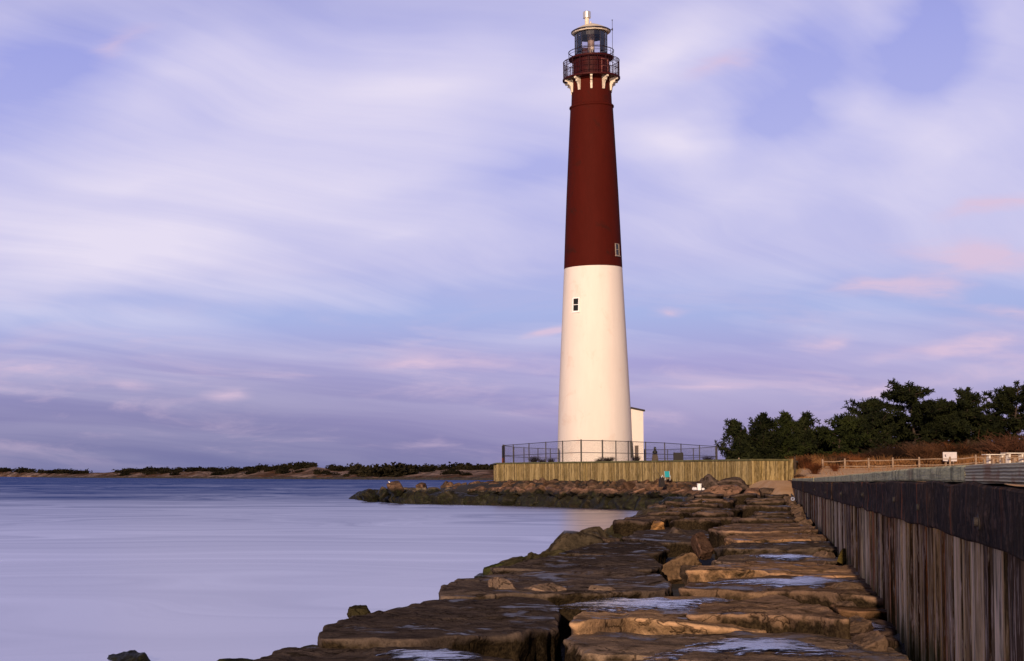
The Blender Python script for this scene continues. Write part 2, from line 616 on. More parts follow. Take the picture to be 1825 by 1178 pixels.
    low = t.math('MULTIPLY', t.ramp(n3, [(.48, 0.0), (.7, 1.0)], 'EASE'), t.ramp(b0, [(.0, .0), (.02, .4), (.06, .4), (.10, .15), (.14, 0.0)]))
    puff = None
    for args in [(1775, 378, 190, 40, 8, 1.0), (1740, 462, 250, 50, -6, .95), (1590, 508, 160, 30, 12, .95), (1650, 522, 130, 30, 6, .8), (945, 601, 80, 22, 5, 1.3),
                 (1700, 628, 300, 32, 6, .85), (1500, 612, 120, 28, 10, .8), (400, 697, 110, 26, 2, .8), (215, 695, 90, 22, 2, .65), (1560, 685, 220, 26, 6, .6), (1760, 668, 180, 22, 4, .6),
                 (228, 72, 100, 40, 26, .75), (1310, 105, 200, 44, 20, .6), (1190, 552, 90, 24, 8, .6), (1780, 555, 170, 30, -4, .75), (760, 655, 260, 30, 2, .6), (20, 668, 180, 34, 0, .6), (1250, 688, 150, 24, 2, .6)]:
        q = blob(*args)
        puff = q if puff is None else t.math('ADD', puff, q)
    n4 = t.noise(t.mapping(abw, rot=(0, 0, R(-10)), scale=(26, 120, 1)), 1.0, 5, .6, .4)
    puff = t.math('MULTIPLY', puff, t.math('ADD', -.45, t.math('ADD', t.math('MULTIPLY', n3, 1.5), t.math('MULTIPLY', n4, 1.4))))
    puff = t.math('MULTIPLY', t.ramp(puff, [(.14, 0.0), (.95, 1.0)], 'EASE'), .8)
    pink = t.math('MINIMUM', t.math('ADD', puff, low), .8)
    c = t.mix(pink, c, (.74, .545, .72))
    c = t.vmath('SCALE', c, t.ramp(t.math('ADD', t.math('MULTIPLY', y, .5), .5), [(.2, .45), (.55, 1.0)]))
    c = t.mix(.06, t.vmath('SCALE', c, 10.0), sky.outputs[0])
    t.put(bg.inputs['Color'], c)
    t.l.new(bg.outputs[0], out.inputs[0])


SUN_EL, SUN_AZ = R(13.0), R(18.9)
build_world()
ld = bpy.data.lights.new('sun', 'SUN')
ld.energy = 4.3
ld.angle = R(.5)
ld.color = (1.0, .73, .505)
lo = bpy.data.objects.new('sun', ld)
col.objects.link(lo)
ldir = Vector((math.sin(SUN_AZ) * math.cos(SUN_EL), math.cos(SUN_AZ) * math.cos(SUN_EL), -math.sin(SUN_EL)))
lo.rotation_euler = ldir.to_track_quat('-Z', 'Y').to_euler()
lo.location = (-30, -60, 40)


# ------------------------------------------------------------------ water
def build_water():
    m = bpy.data.materials.new('long_exposure_sea')
    m.use_nodes = True
    t = NT(m.node_tree)
    t.n.clear()
    out = t.new('ShaderNodeOutputMaterial')
    pos = t.new('ShaderNodeNewGeometry').outputs['Position']
    raw = t.sep(pos)[1]
    x, y, z = t.sep(pos)
    wp = t.vmath('SCALE', t.vmath('SUBTRACT', t.noise(t.mapping(pos, scale=(.012, .02, 1)), 1.0, 3, .5, 0, False), (.5, .5, .5)), 46.0)
    pos = t.vmath('ADD', pos, wp)
    s1 = t.noise(t.mapping(pos, rot=(0, 0, R(-6)), scale=(.006, .04, 1)), 1.0, 4, .5, .6)
    s2 = t.noise(t.mapping(pos, rot=(0, 0, R(14)), scale=(.03, .16, 1)), 1.0, 5, .6, 1.2)
    s3 = t.noise(t.mapping(pos, scale=(.0012, .011, 1)), 1.0, 5, .6, .5)
    # churned milky water near the shore, darker out in the channel
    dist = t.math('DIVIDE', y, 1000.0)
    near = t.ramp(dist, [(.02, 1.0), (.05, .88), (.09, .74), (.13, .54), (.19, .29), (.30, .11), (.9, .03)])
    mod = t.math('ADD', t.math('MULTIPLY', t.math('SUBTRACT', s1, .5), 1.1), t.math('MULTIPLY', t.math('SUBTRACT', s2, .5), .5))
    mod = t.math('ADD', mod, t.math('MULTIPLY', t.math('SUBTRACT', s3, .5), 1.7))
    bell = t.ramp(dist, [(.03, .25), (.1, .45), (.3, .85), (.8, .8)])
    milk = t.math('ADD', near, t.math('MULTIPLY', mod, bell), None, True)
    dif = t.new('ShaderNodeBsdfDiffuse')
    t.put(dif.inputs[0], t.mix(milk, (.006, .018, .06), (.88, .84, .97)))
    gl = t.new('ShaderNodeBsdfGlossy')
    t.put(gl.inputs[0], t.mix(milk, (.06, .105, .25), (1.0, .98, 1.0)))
    t.put(gl.inputs['Roughness'], t.ramp(dist, [(.0, .27), (.13, .28), (.25, .28), (1.0, .3)]))
    gl.distribution = 'BECKMANN'
    gl.inputs['Anisotropy'].default_value = .6
    t.put(gl.inputs['Tangent'], t.comb(1.0, -.3, 0.0))
    mx = t.new('ShaderNodeMixShader')
    t.put(mx.inputs[0], .86)
    t.l.new(dif.outputs[0], mx.inputs[1])
    t.l.new(gl.outputs[0], mx.inputs[2])
    t.l.new(mx.outputs[0], out.inputs[0])
    mb = MB()
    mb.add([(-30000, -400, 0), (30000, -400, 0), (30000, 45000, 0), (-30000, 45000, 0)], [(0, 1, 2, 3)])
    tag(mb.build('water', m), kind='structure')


build_water()


# ------------------------------------------------------------------ bulkhead line
def wall_x(Y):
    return 1.4 + .3313 * Y


WDIR = Vector((.3313, 1, 0)).normalized()
WN = Vector((-WDIR.y, WDIR.x, 0))            # towards the water
W_ANG = math.atan2(WDIR.y, WDIR.x)


def wall_dip(Y):
    return interp([(0, 0), (13, 0.0), (21, .04), (30, .085), (48, .16), (82, .25)], Y)


def wall_base(Y):
    return interp([(0, 1.0), (16, 1.05), (30, 1.2), (82, 1.6), (120, 2.2)], Y)


def sand_z(X, Y):
    d = X - wall_x(Y)
    cap = 2.66 - wall_dip(Y)
    far = 2.45 + .8 * smooth(78, 126, Y) + .35 * smooth(46, 66, X) * smooth(60, 110, Y) + .5 * smooth(130, 175, Y)
    z = lerp(cap, max(cap, far), smooth(.5, lerp(9, 1.2, smooth(82, 98, Y)), d))
    return z + .05 * noise.noise(Vector((X * .35, Y * .35, 0))) * smooth(.5, 4, d)


def sand_material():
    m, t, b = material('dune_sand')
    pos = t.new('ShaderNodeNewGeometry').outputs['Position']
    n = t.noise(pos, .25, 5, .6)
    n2 = t.noise(pos, 2.5, 5, .65)
    c = t.mix(t.ramp(n, [(.4, 0.0), (.62, 1.0)]), (.74, .49, .27), (.62, .36, .17))
    c = t.mix(t.ramp(n2, [(.56, 0.0), (.70, .5)]), c, (.22, .13, .07))
    t.put(b.inputs['Base Color'], c)
    b.inputs['Roughness'].default_value = .95
    b.inputs['Specular IOR Level'].default_value = .05
    t.put(b.inputs['Normal'], t.bump(t.noise(pos, 5, 5, .7), .7, .12))
    return m


M_sand = sand_material()


def build_land():
    # backfill and dune right of the bulkhead
    mb = MB()
    ys = [-30 + i * 4 for i in range(28)] + [82 + i * 3 for i in range(32)] + [180, 200, 240, 300, 400, 560]
    us = [.06, .5, 1.2, 2.5, 4, 6, 9, 12, 16, 20, 26, 34, 44, 58, 80, 120, 200, 400]
    vs = []
    for Y in ys:
        for u in us:
            X = wall_x(Y) + u
            vs.append((X, Y, sand_z(X, Y)))
    n = len(us)
    fs = [(i * n + j, i * n + j + 1, (i + 1) * n + j + 1, (i + 1) * n + j) for i in range(len(ys) - 1) for j in range(n - 1)]
    mb.add(vs, fs)
    tag(mb.build('sand_ground', M_sand, smooth_=True), kind='structure')
    # rubble bed under the revetment
    m, t, b = material('rubble_bed')
    pos = t.new('ShaderNodeNewGeometry').outputs['Position']
    n1 = t.noise(pos, 3, 5, .7)
    t.put(b.inputs['Base Color'], t.mix(n1, (.006, .005, .004), (.03, .022, .016)))
    b.inputs['Roughness'].default_value = .85
    t.put(b.inputs['Normal'], t.bump(n1, 1.0, .2))
    mb = MB()
    ys = [2 + i * 1.0 for i in range(100)]
    us = [0, .8, 1.8, 3, 4, 5, 5.8, 6.6, 7.5, 8.5, 10]
    zs = [0, -.35, -.4, -.42, -.45, -.5, -.75, -1.2, -1.8, -2.2, -3]
    vs = []
    for Y in ys:
        for u, z in zip(us, zs):
            X = wall_x(Y) - u * WN.x * -1
            nz = .18 * noise.noise(Vector((u * 1.2, Y * 1.2, 3)))
            vs.append((X, Y, wall_base(Y) + z - .12 + nz))
    n = len(us)
    fs = [(i * n + j + 1, i * n + j, (i + 1) * n + j, (i + 1) * n + j + 1) for i in range(len(ys) - 1) for j in range(n - 1)]
    mb.add(vs, fs)
    tag(mb.build('rubble_slope', m, smooth_=True), kind='structure')
    return m
    return m


M_bed = build_land()


def build_bulkhead():
    Y0, Y1 = 4.0, 83.0
    o0 = Vector((wall_x(Y0), Y0, 0))
    L = (Y1 - Y0) / WDIR.y
    root = empty('timber_bulkhead', o0, W_ANG, 'long timber bulkhead with pale cap and black waler running beside the rocks to the sand', 'bulkhead')
    # local x along the wall, local +y towards the water
    mb = MB()
    bw = .24
    nb = int(L / bw)
    prof = []
    rnd = random.Random(3)
    for i in range(nb):
        off, of2 = rnd.uniform(-.022, .022), rnd.uniform(-.022, .022)
        x0 = i * bw
        g = rnd.choice([.008, .012, .022])
        prof += [(x0 + g - .003, -.08), (x0 + g + .002, off), (x0 + bw * .5, (off + of2) / 2 + rnd.uniform(-.004, .012)), (x0 + bw - .012, of2), (x0 + bw - .007, -.08)]
    vs = []
    for x, y in prof:
        Y = Y0 + x * WDIR.y
        zt = 2.64 - wall_dip(Y)
        for z in (zt, 1.6, .9, -1.0):
            vs.append((x, y, z))
    fs = [(i * 4 + k, i * 4 + k + 1, i * 4 + 5 + k, i * 4 + 4 + k) for i in range(len(prof) - 1) for k in range(3)]
    mb.add(vs, fs)
    mb.build('sheet_piling', M_piling, root)

    def beam(name, x0, x1, y0, y1, za, zb, mat, seed, amp=.008, step=.35):
        mb = MB()
        n = max(2, int((x1 - x0) / step))
        ring = []
        ch = .014
        for i in range(n + 1):
            x = lerp(x0, x1, i / n)
            Y = Y0 + x * WDIR.y
            d = wall_dip(Y)
            j = lambda k: amp * noise.noise(Vector((x * .9, k * 7.1, seed)))
            b0, b1 = za - d + j(1), zb - d + j(2)
            yo = y1 + j(3)
            ring.append([(x, y0, b0), (x, yo - ch, b0), (x, yo, b0 + ch), (x, yo + j(5), (b0 + b1) / 2), (x, yo, b1 - ch), (x, yo - ch, b1), (x, y0, b1)])
        vs = [p for r in ring for p in r]
        k = 7
        fs = [(i * k + q, i * k + (q + 1) % k, (i + 1) * k + (q + 1) % k, (i + 1) * k + q) for i in range(n) for q in range(k)]
        fs += [tuple(reversed(range(k))), tuple(n * k + q for q in range(k))]
        mb.add(vs, fs)
        return mb.build(name, mat, root)

    # cap timbers: butt joints
    Yj = [4.0, 10.2, 16.5, 24, 33, 44, 57, 70, 83]
    for i, (a, c) in enumerate(zip(Yj, Yj[1:])):
        x0, x1 = (a - Y0) / WDIR.y + .003, (c - Y0) / WDIR.y
        beam('cap_timber', x0, x1, -.22 - .01 * (i % 2), .11 + .003 * ((i * 3) % 2), 2.70, 2.815, M_cap_ringed if i == 0 else M_cap, i * 3.3, .006)
    Yw = [4.0, 12.5, 21, 31, 43, 56, 69, 83]
    for i, (a, c) in enumerate(zip(Yw, Yw[1:])):
        x0, x1 = (a - Y0) / WDIR.y + .01, (c - Y0) / WDIR.y
        beam('waler', x0, x1, -.02, .13 + .012 * (i % 2), 2.33, 2.692, M_waler, i * 5.1 + 50, .03, .16)
    # bolt heads
    for i, x in enumerate((2.3, 5.6, 9.4, 12.0, 17.5, 24.0, 31.5, 40.0)):
        Y = Y0 + x * WDIR.y
        mb = MB()
        mb.lathe([(.05, 0), (.05, .012), (.03, .014), (.028, .035), (.0, .04)], 12)
        mb.v = [(x + p, .135 + r, 2.5 - wall_dip(Y) + .03 * math.sin(i * 5) + q) for p, q, r in mb.v]
        mb.build('bolt', M_gear, root)
    return root


build_bulkhead()

# ------------------------------------------------------------------ rocks
def boulder_mesh(name, seed, sub=4, angular=1.0, mat=None):
    import bmesh
    rnd = random.Random(seed)
    planes = []
    for i in range(15):
        v = Vector((rnd.gauss(0, 1), rnd.gauss(0, 1), rnd.gauss(0, 1))).normalized()
        planes.append((v, rnd.uniform(.62, .95)))
    bm = bmesh.new()
    bmesh.ops.create_icosphere(bm, subdivisions=sub, radius=1)
    for v in bm.verts:
        d = v.co.normalized()
        inv = 0.0
        k = 32
        for n, h in planes:
            q = d.dot(n) / h
            if q > 0:
                inv += q ** k
        r = 1 / (inv ** (1 / k)) if inv > 0 else 1.2
        r = min(r, 1.25)
        p = d * r
        o = Vector((seed * 3.1, 0, 0))
        r += .07 * noise.noise(p * 2.2 + o) + .05 * noise.noise(p * 4.5 + o) + .03 * noise.noise(p * 10 + o) - .03 * abs(noise.noise(p * 6 + o))
        v.co = d * r
    for f in bm.faces:
        f.smooth = True
    me = bpy.data.meshes.new(name)
    bm.to_mesh(me)
    bm.free()
    me.materials.append(mat)
    return me


BOULDERS = [boulder_mesh('boulder', 11 + i, 4, 1, M_boulder) for i in range(9)]
NEARB = [boulder_mesh('boulder', 41 + i, 5, 1, M_rock) for i in range(6)]


def rock(name, me, loc, size, rot, color, label, cat='rock', group=None):
    o = bpy.data.objects.new(name, me)
    col.objects.link(o)
    o.location = loc
    o.scale = size
    o.rotation_euler = rot
    o.color = tuple(color) + (1,)
    return tag(o, label, cat, group)


class Slab:
    """stone with a flat weathered top; outline given as points on the ground"""

    def __init__(s, pts, thick=.9, seed=0, amp=1.0, edge=.04, N=220, rings=34, dry=0.0):
        s.dry = dry  # higher values hold back the darkening of the slab's sides
        s.pts = pts
        s.seed = seed
        s.amp = amp
        c = sum(pts, Vector()) / len(pts)
        s.c = c
        # plane fit through the outline
        sxx = sxy = syy = sxz = syz = 0
        for p in pts:
            x, y, z = p - c
            sxx += x * x; sxy += x * y; syy += y * y; sxz += x * z; syz += y * z
        det = sxx * syy - sxy * sxy
        s.ga = max(-.12, min(.12, (sxz * syy - syz * sxy) / det))
        s.gb = max(-.12, min(.12, (syz * sxx - sxz * sxy) / det))
        s.N = N
        s.rad, s.zb = [], []
        for j in range(N):
            th = 2 * math.pi * j / N
            r, z = s.hit(th)
            s.rad.append(r)
            s.zb.append(z)
        for _ in range(3):
            s.rad = [(s.rad[j - 1] + 2 * s.rad[j] + s.rad[(j + 1) % N]) / 4 for j in range(N)]
            s.zb = [(s.zb[j - 1] + 2 * s.zb[j] + s.zb[(j + 1) % N]) / 4 for j in range(N)]
        o = Vector((seed * 5.3, seed * 1.7, 0))
        for j in range(N):
            th = 2 * math.pi * j / N
            q = Vector((math.cos(th), math.sin(th), 0)) * s.rad[j]
            s.rad[j] += -.045 + .07 * noise.noise(q * 1.9 + o) + .035 * noise.noise(q * 5 + o)
        s.thick, s.edge, s.rings = thick, edge, rings

    def hit(s, th):
        d = Vector((math.cos(th), math.sin(th)))
        best = (0.3, s.c.z)
        for a, b in zip(s.pts, s.pts[1:] + s.pts[:1]):
            ax, ay = a.x - s.c.x, a.y - s.c.y
            ex, ey = b.x - a.x, b.y - a.y
            den = d.x * ey - d.y * ex
            if abs(den) < 1e-9:
                continue
            r = (ax * ey - ay * ex) / den
            u = (ax * d.y - ay * d.x) / den
            if r > 0 and -1e-6 <= u <= 1 + 1e-6 and r > best[0]:
                best = (r, lerp(a.z, b.z, u))
        return best

    def low(s, x, y):
        """broad form of the top"""
        dx, dy = x - s.c.x, y - s.c.y
        th = math.atan2(dy, dx) % (2 * math.pi)
        f = th / (2 * math.pi) * s.N
        j = int(f) % s.N
        u = f - int(f)
        r = lerp(s.rad[j], s.rad[(j + 1) % s.N], u)
        zb = lerp(s.zb[j], s.zb[(j + 1) % s.N], u)
        t = min(1.0, math.hypot(dx, dy) / max(r, .05))
        pl = s.c.z + s.ga * dx + s.gb * dy
        xb, yb = dx / max(t, .05), dy / max(t, .05)
        plb = s.c.z + s.ga * dx / max(t, 1e-3) + s.gb * dy / max(t, 1e-3)
        return pl + (zb - plb) * t ** 3 + s.amp * .04 * noise.noise(Vector((x * .75, y * .6, s.seed * 2.2)))

    def top(s, x, y):
        o = s.seed * 2.2
        z = s.low(x, y)
        k = noise.noise(Vector((x * .9, y * .5, o + 9)))
        z += s.amp * (.02 * noise.noise(Vector((x * 2.1, y * 1.5, o))) +   .009 * noise.noise(Vector((x * 5.5, y * 4.5, o))) + .007 * noise.noise(Vector((x * 13, y * 11, o))))
        z -= s.amp * .022 * smooth(.12, .18, k)      # scaled-off layer
        q = Vector((x * 1.15 + .35 * noise.noise(Vector((x * 1.6, y * 1.6, o + 4))), y * .8 + .35 * noise.noise(Vector((x * 1.6, y * 1.6, o + 8))), o))
        dd, pp = noise.voronoi(q)
        z += s.amp * (.012 * (noise.cell(pp[0] * 7.3 + Vector((.5, .5, .5))) - .5) - .006 * (1 - smooth(.0, .05, dd[1] - dd[0])))
        z -= .010 * s.amp * (1 - smooth(0, .05, abs(noise.noise(Vector((x * .8, y * 1.1, o + 21))))))
        return z

    def build(s, name, mat):
        vs, fs = [], []
        N = s.N
        o = s.seed * 3.7
        ring_id = []
        rr = [(.03 + .97 * (i / s.rings)) for i in range(s.rings + 1)]
        for t in rr:
            for j in range(N):
                th = 2 * math.pi * j / N
                e = s.edge * (1 + .7 * noise.noise(Vector((math.cos(th) * 2.2, math.sin(th) * 2.2, o))))
                r = (s.rad[j] - e) * t
                x, y = s.c.x + r * math.cos(th), s.c.y + r * math.sin(th)
                vs.append((x, y, s.top(x, y)))
        nr = len(rr)
        side = [(-.45, .08), (-.15, .30), (0, .75), (.12, 1.3)]
        base = [vs[(nr - 1) * N + j] for j in range(N)]
        rows = [(.55, .12), (.85, .38), (1.0, .9)]
        for fr, dz in rows:
            for j in range(N):
                th = 2 * math.pi * j / N
                e = s.edge * (1 + .7 * noise.noise(Vector((math.cos(th) * 2.2, math.sin(th) * 2.2, o))))
                r = s.rad[j] - e * (1 - fr)
                vs.append((s.c.x + r * math.cos(th), s.c.y + r * math.sin(th), base[j][2] - e * dz))
        for q in range(1, 7):
            for j in range(N):
                th = 2 * math.pi * j / N
                dz = s.thick * (q / 6) ** 1.6
                r = s.rad[j] + .16 * noise.noise(Vector((math.cos(th) * s.rad[j] * 1.3, math.sin(th) * s.rad[j] * 1.3, dz * 2.4 + o))) * min(1, q / 2) - .05 * q / 6
                cw = th * s.rad[j] / .55 + .5 * noise.noise(Vector((th * 3, dz * 2, o)))
                r += .075 * (noise.cell(Vector((math.floor(cw) + .5, math.floor(dz * 3 + .4 * noise.noise(Vector((th * 4, 0, o)))) + .5, o))) - .6) * min(1, q / 2)
                r += .05 * noise.noise(Vector((math.cos(th) * s.rad[j] * 4, math.sin(th) * s.rad[j] * 4, dz * 6 + o)))
                vs.append((s.c.x + r * math.cos(th), s.c.y + r * math.sin(th), base[j][2] - s.edge * .9 - dz))
        total = nr + 3 + 6
        for i in range(total - 1):
            for j in range(N):
                fs.append((i * N + j, (i + 1) * N + j, (i + 1) * N + (j + 1) % N, i * N + (j + 1) % N))
        fs.append(tuple(range(N)))
        mb = MB()
        loc = Vector((s.c.x, s.c.y, s.c.z))
        mb.add([Vector(v) - loc for v in vs], fs)
        ob = mb.build(name, mat, loc=loc, smooth_=True)
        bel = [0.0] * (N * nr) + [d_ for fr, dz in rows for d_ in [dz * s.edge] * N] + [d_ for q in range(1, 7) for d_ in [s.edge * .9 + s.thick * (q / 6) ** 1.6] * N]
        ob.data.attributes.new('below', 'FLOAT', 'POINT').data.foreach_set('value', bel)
        ob.data.attributes.new('side_pale', 'FLOAT', 'POINT').data.foreach_set('value', [s.dry] * len(bel))
        return ob


def slab_px(outline, yf, zf, yb, zb, **kw):
    pts = []
    for q in outline:
        z = q[2] if len(q) > 2 else lerp(zf, zb, max(-.5, min(1.2, (yf - q[1]) / (yf - yb))))
        pts.append(ground_at(q[0], q[1], z))
    return Slab(pts, **kw)


BR = (1.0, 1.0, 1.0)
slabs = {}


def put_slab(key, label, outline, yf, zf, yb, zb, color, seed, **kw):
    s = slab_px(outline, yf, zf, yb, zb, seed=seed, **kw)
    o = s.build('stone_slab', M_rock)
    o.color = tuple(color) + (1,)
    tag(o, label, 'rock', 'stone slabs along the bulkhead')
    slabs[key] = s
    return o


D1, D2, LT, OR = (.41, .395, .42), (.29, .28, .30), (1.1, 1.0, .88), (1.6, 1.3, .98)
put_slab('S1', 'dark flat slab at the bottom edge with a small bluish puddle, left of the deep crack',
         [(250, 1310), (435, 1178), (492, 1151), (560, 1139), (700, 1143), (800, 1151), (872, 1163), (925, 1178), (985, 1310)], 1310, 1.15, 1140, 1.15, D1, 1)
put_slab('S2', 'largest dark brown slab left of the deep crack with a dark front face',
         [(556, 1136), (575, 1108), (592, 1103), (650, 1086), (720, 1075), (790, 1063), (870, 1060), (985, 1068), (1003, 1080), (997, 1110), (940, 1124), (860, 1131), (760, 1141), (650, 1142)],
         1142, 1.21, 1060, 1.15, D1, 2, thick=1.1)
put_slab('S3', 'long dark slab with pale broken patches along its front, behind the largest slab',
         [(779, 1060), (783, 1045), (810, 1030), (865, 1018), (960, 1013), (1100, 1013), (1170, 1021), (1202, 1036), (1195, 1048), (1080, 1055), (960, 1056), (880, 1060)],
         1057, 1.19, 1014, 1.15, (.56, .53, .55), 3)
put_slab('S4', 'low dark slab with a whitish crest just beyond the long broken-edged slab',
         [(865, 1014), (900, 1003), (985, 992), (1090, 986), (1165, 991), (1185, 1004), (1165, 1014), (1060, 1018), (950, 1016)], 1016, 1.11, 986, 1.1, D1, 4)
put_slab('S5', 'narrow dark slab below the tan pointed rock on the water side',
         [(990, 984), (1040, 971), (1100, 964), (1170, 965), (1198, 975), (1180, 984), (1090, 987)], 985, 1.09, 964, 1.1, D2, 5)
put_slab('S6', 'dark slab beside the orange lit boulder at the water side',
         [(1105, 957), (1132, 946), (1200, 939), (1255, 944), (1282, 955), (1240, 963), (1160, 965)], 964, 1.085, 940, 1.1, D1, 6)
put_slab('R0', 'pale tan slab cut off by the bottom edge, right of the deep crack',
         [(1005, 1300), (1030, 1180), (1045, 1170), (1130, 1165), (1180, 1160), (1240, 1163), (1262, 1180), (1340, 1300)], 1300, 1.07, 1160, 1.07, LT, 7, dry=.9)
put_slab('R1', 'wide brown slab with a crescent puddle at the bottom, near the foot of the bulkhead',
         [(1034, 1160), (1003, 1138), (1012, 1124), (1120, 1128), (1330, 1124), (1480, 1130), (1560, 1136), (1608, 1152), (1655, 1178), (1720, 1240), (1560, 1300), (1330, 1290), (1240, 1180), (1180, 1164)],
         1178, 1.10, 1125, 1.10, (.95, .86, .80), 8)
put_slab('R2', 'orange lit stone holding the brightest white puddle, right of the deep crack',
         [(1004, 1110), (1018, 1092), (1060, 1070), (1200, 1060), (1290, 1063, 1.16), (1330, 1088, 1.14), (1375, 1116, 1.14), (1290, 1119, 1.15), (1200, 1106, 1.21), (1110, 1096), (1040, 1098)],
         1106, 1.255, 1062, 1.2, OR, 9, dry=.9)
put_slab('R3', 'rounded brown slab with a dark overhanging front, between the two brightest puddles',
         [(1212, 1087), (1240, 1076), (1300, 1063), (1380, 1057), (1440, 1067), (1490, 1084), (1528, 1104), (1450, 1094), (1350, 1088)], 1088, 1.296, 1057, 1.24, (1.05, .86, .72), 10, thick=.6)
put_slab('R4', 'brown slab with a tan left corner and a rippled blue puddle on top',
         [(1203, 1052), (1225, 1037), (1300, 1029), (1400, 1022), (1530, 1026), (1590, 1048), (1592, 1066), (1500, 1060), (1440, 1055), (1380, 1051), (1280, 1051)],
         1053, 1.24, 1024, 1.2, (.8, .66, .57), 11)
put_slab('R4b', 'dark brown rounded rock with light curved scratches, against the bulkhead',
         [(1478, 1072), (1495, 1054), (1560, 1048), (1592, 1060), (1596, 1084), (1540, 1090), (1490, 1086)], 1088, 1.15, 1046, 1.15, (.75, .55, .4), 12)
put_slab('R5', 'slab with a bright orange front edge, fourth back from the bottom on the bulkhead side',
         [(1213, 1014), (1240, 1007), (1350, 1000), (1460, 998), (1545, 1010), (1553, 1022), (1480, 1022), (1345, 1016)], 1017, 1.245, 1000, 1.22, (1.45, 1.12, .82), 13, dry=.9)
put_slab('R6', 'grey brown slab with a thin bluish puddle strip, beyond the orange fronted slab',
         [(1266, 997), (1290, 987), (1400, 984), (1480, 986), (1505, 998), (1470, 1003), (1320, 1002)], 1002, 1.19, 985, 1.2, (.75, .68, .65), 14)
put_slab('R7', 'dark smooth slab with a black front, behind the thin puddle strip',
         [(1270, 973), (1300, 966), (1400, 962), (1480, 966), (1502, 976), (1400, 977), (1290, 976)], 976, 1.283, 963, 1.25, D1, 15)
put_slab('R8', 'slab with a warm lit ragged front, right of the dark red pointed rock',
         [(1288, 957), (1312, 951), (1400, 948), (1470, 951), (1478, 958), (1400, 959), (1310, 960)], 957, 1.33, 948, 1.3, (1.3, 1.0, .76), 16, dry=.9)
put_slab('R9', 'broad brown slab in the middle of the rock row, behind the warm ragged front',
         [(1258, 942), (1290, 934), (1380, 931), (1440, 933), (1462, 942), (1380, 945), (1290, 945)], 943, 1.37, 932, 1.33, (.9, .75, .66), 17)
put_slab('W1', 'black wet rock with shiny streaks squeezed between slab and bulkhead',
         [(1480, 1128), (1500, 1108), (1560, 1102), (1600, 1112), (1606, 1136), (1560, 1142), (1510, 1138)], 1138, 1.06, 1102, 1.06, (.42, .36, .38), 18)
# further slabs of the row, back to the sand
k = 0
rr = random.Random(21)
Y = 47.5
while Y < 84:
    dY = 3.2 + rr.random() * 1.6
    u = .15
    while u < 5.6:
        wdt = rr.uniform(1.6, 2.9)
        u1 = min(u + wdt, 6.4)
        zt = wall_base(Y) - .02 + rr.uniform(-.06, .12) - .05 * max(0, u - 3.5)
        pts = []
        for i in range(11):
            a = 2 * math.pi * i / 11 + .2
            ca, sa = math.cos(a), math.sin(a)
            q = 1 / max(abs(ca), abs(sa)) ** .75
            uu = (u + u1) / 2 + ca * q * (u1 - u) * .46 * rr.uniform(.88, 1.05)
            yy = Y + dY / 2 + sa * q * dY * .46 * rr.uniform(.88, 1.05) + rr.uniform(-.1, .1)
            pts.append(Vector((wall_x(yy) - uu, yy, zt + .06 * rr.uniform(-1, 1) - .05 * sa)))
        g = rr.choice([(.55, .48, .47), (.36, .33, .35), (.72, .6, .55), (.48, .42, .41), (.30, .28, .30)])
        o = Slab(pts, seed=30 + k, N=90, rings=12, edge=.12).build('stone_slab', M_rock)
        o.color = g + (1,)
        tag(o, 'flat worn stone slab in the far half of the row beside the bulkhead', 'rock', 'far slabs beside the bulkhead')
        k += 1
        u = u1 + .12
    Y += dY + .1

# wet films and puddles lying in the tops
def puddle_material():
    m = bpy.data.materials.new('standing_water')
    m.use_nodes = True
    t = NT(m.node_tree)
    t.n.clear()
    out = t.new('ShaderNodeOutputMaterial')
    pos = t.new('ShaderNodeNewGeometry').outputs['Position']
    at_ = t.new('ShaderNodeAttribute', attribute_name='edge').outputs['Fac']
    n = t.noise(t.mapping(pos, rot=(0, 0, R(-14)), scale=(2.2, 7, 1)), 1.6, 6, .68, .8)
    n2 = t.noise(t.mapping(pos, rot=(0, 0, R(10)), scale=(5, 12, 1)), 2.0, 5, .7, .6)
    k = t.math('SUBTRACT', t.math('ADD', t.math('MULTIPLY', t.math('SUBTRACT', n, .5), 3.6), t.math('MULTIPLY', t.math('SUBTRACT', n2, .5), 1.3)), at_)
    water = t.ramp(t.math('ADD', k, 1.0), [(.36, 0.0), (.52, 1.0)])
    wet = t.ramp(t.math('ADD', k, 1.0), [(0.0, 0.0), (.22, 1.0)])
    gl = t.new('ShaderNodeBsdfGlossy')
    gl.inputs['Roughness'].default_value = .2
    t.put(gl.inputs[0], (.95, .96, 1.0))
    t.put(gl.inputs['Normal'], t.bump(t.math('ADD', n, n2), .55, .03))
    clear = t.new('ShaderNodeBsdfTransparent')
    t.put(clear.inputs[0], t.mix(wet, (1, 1, 1), (.40, .38, .40)))
    mx = t.new('ShaderNodeMixShader')
    t.put(mx.inputs[0], t.math('ADD', t.math('MULTIPLY', water, .80), t.math('MULTIPLY', wet, .06)))
    t.l.new(clear.outputs[0], mx.inputs[1])
    t.l.new(gl.outputs[0], mx.inputs[2])
    t.l.new(mx.outputs[0], out.inputs[0])
    return m


M_puddle = puddle_material()


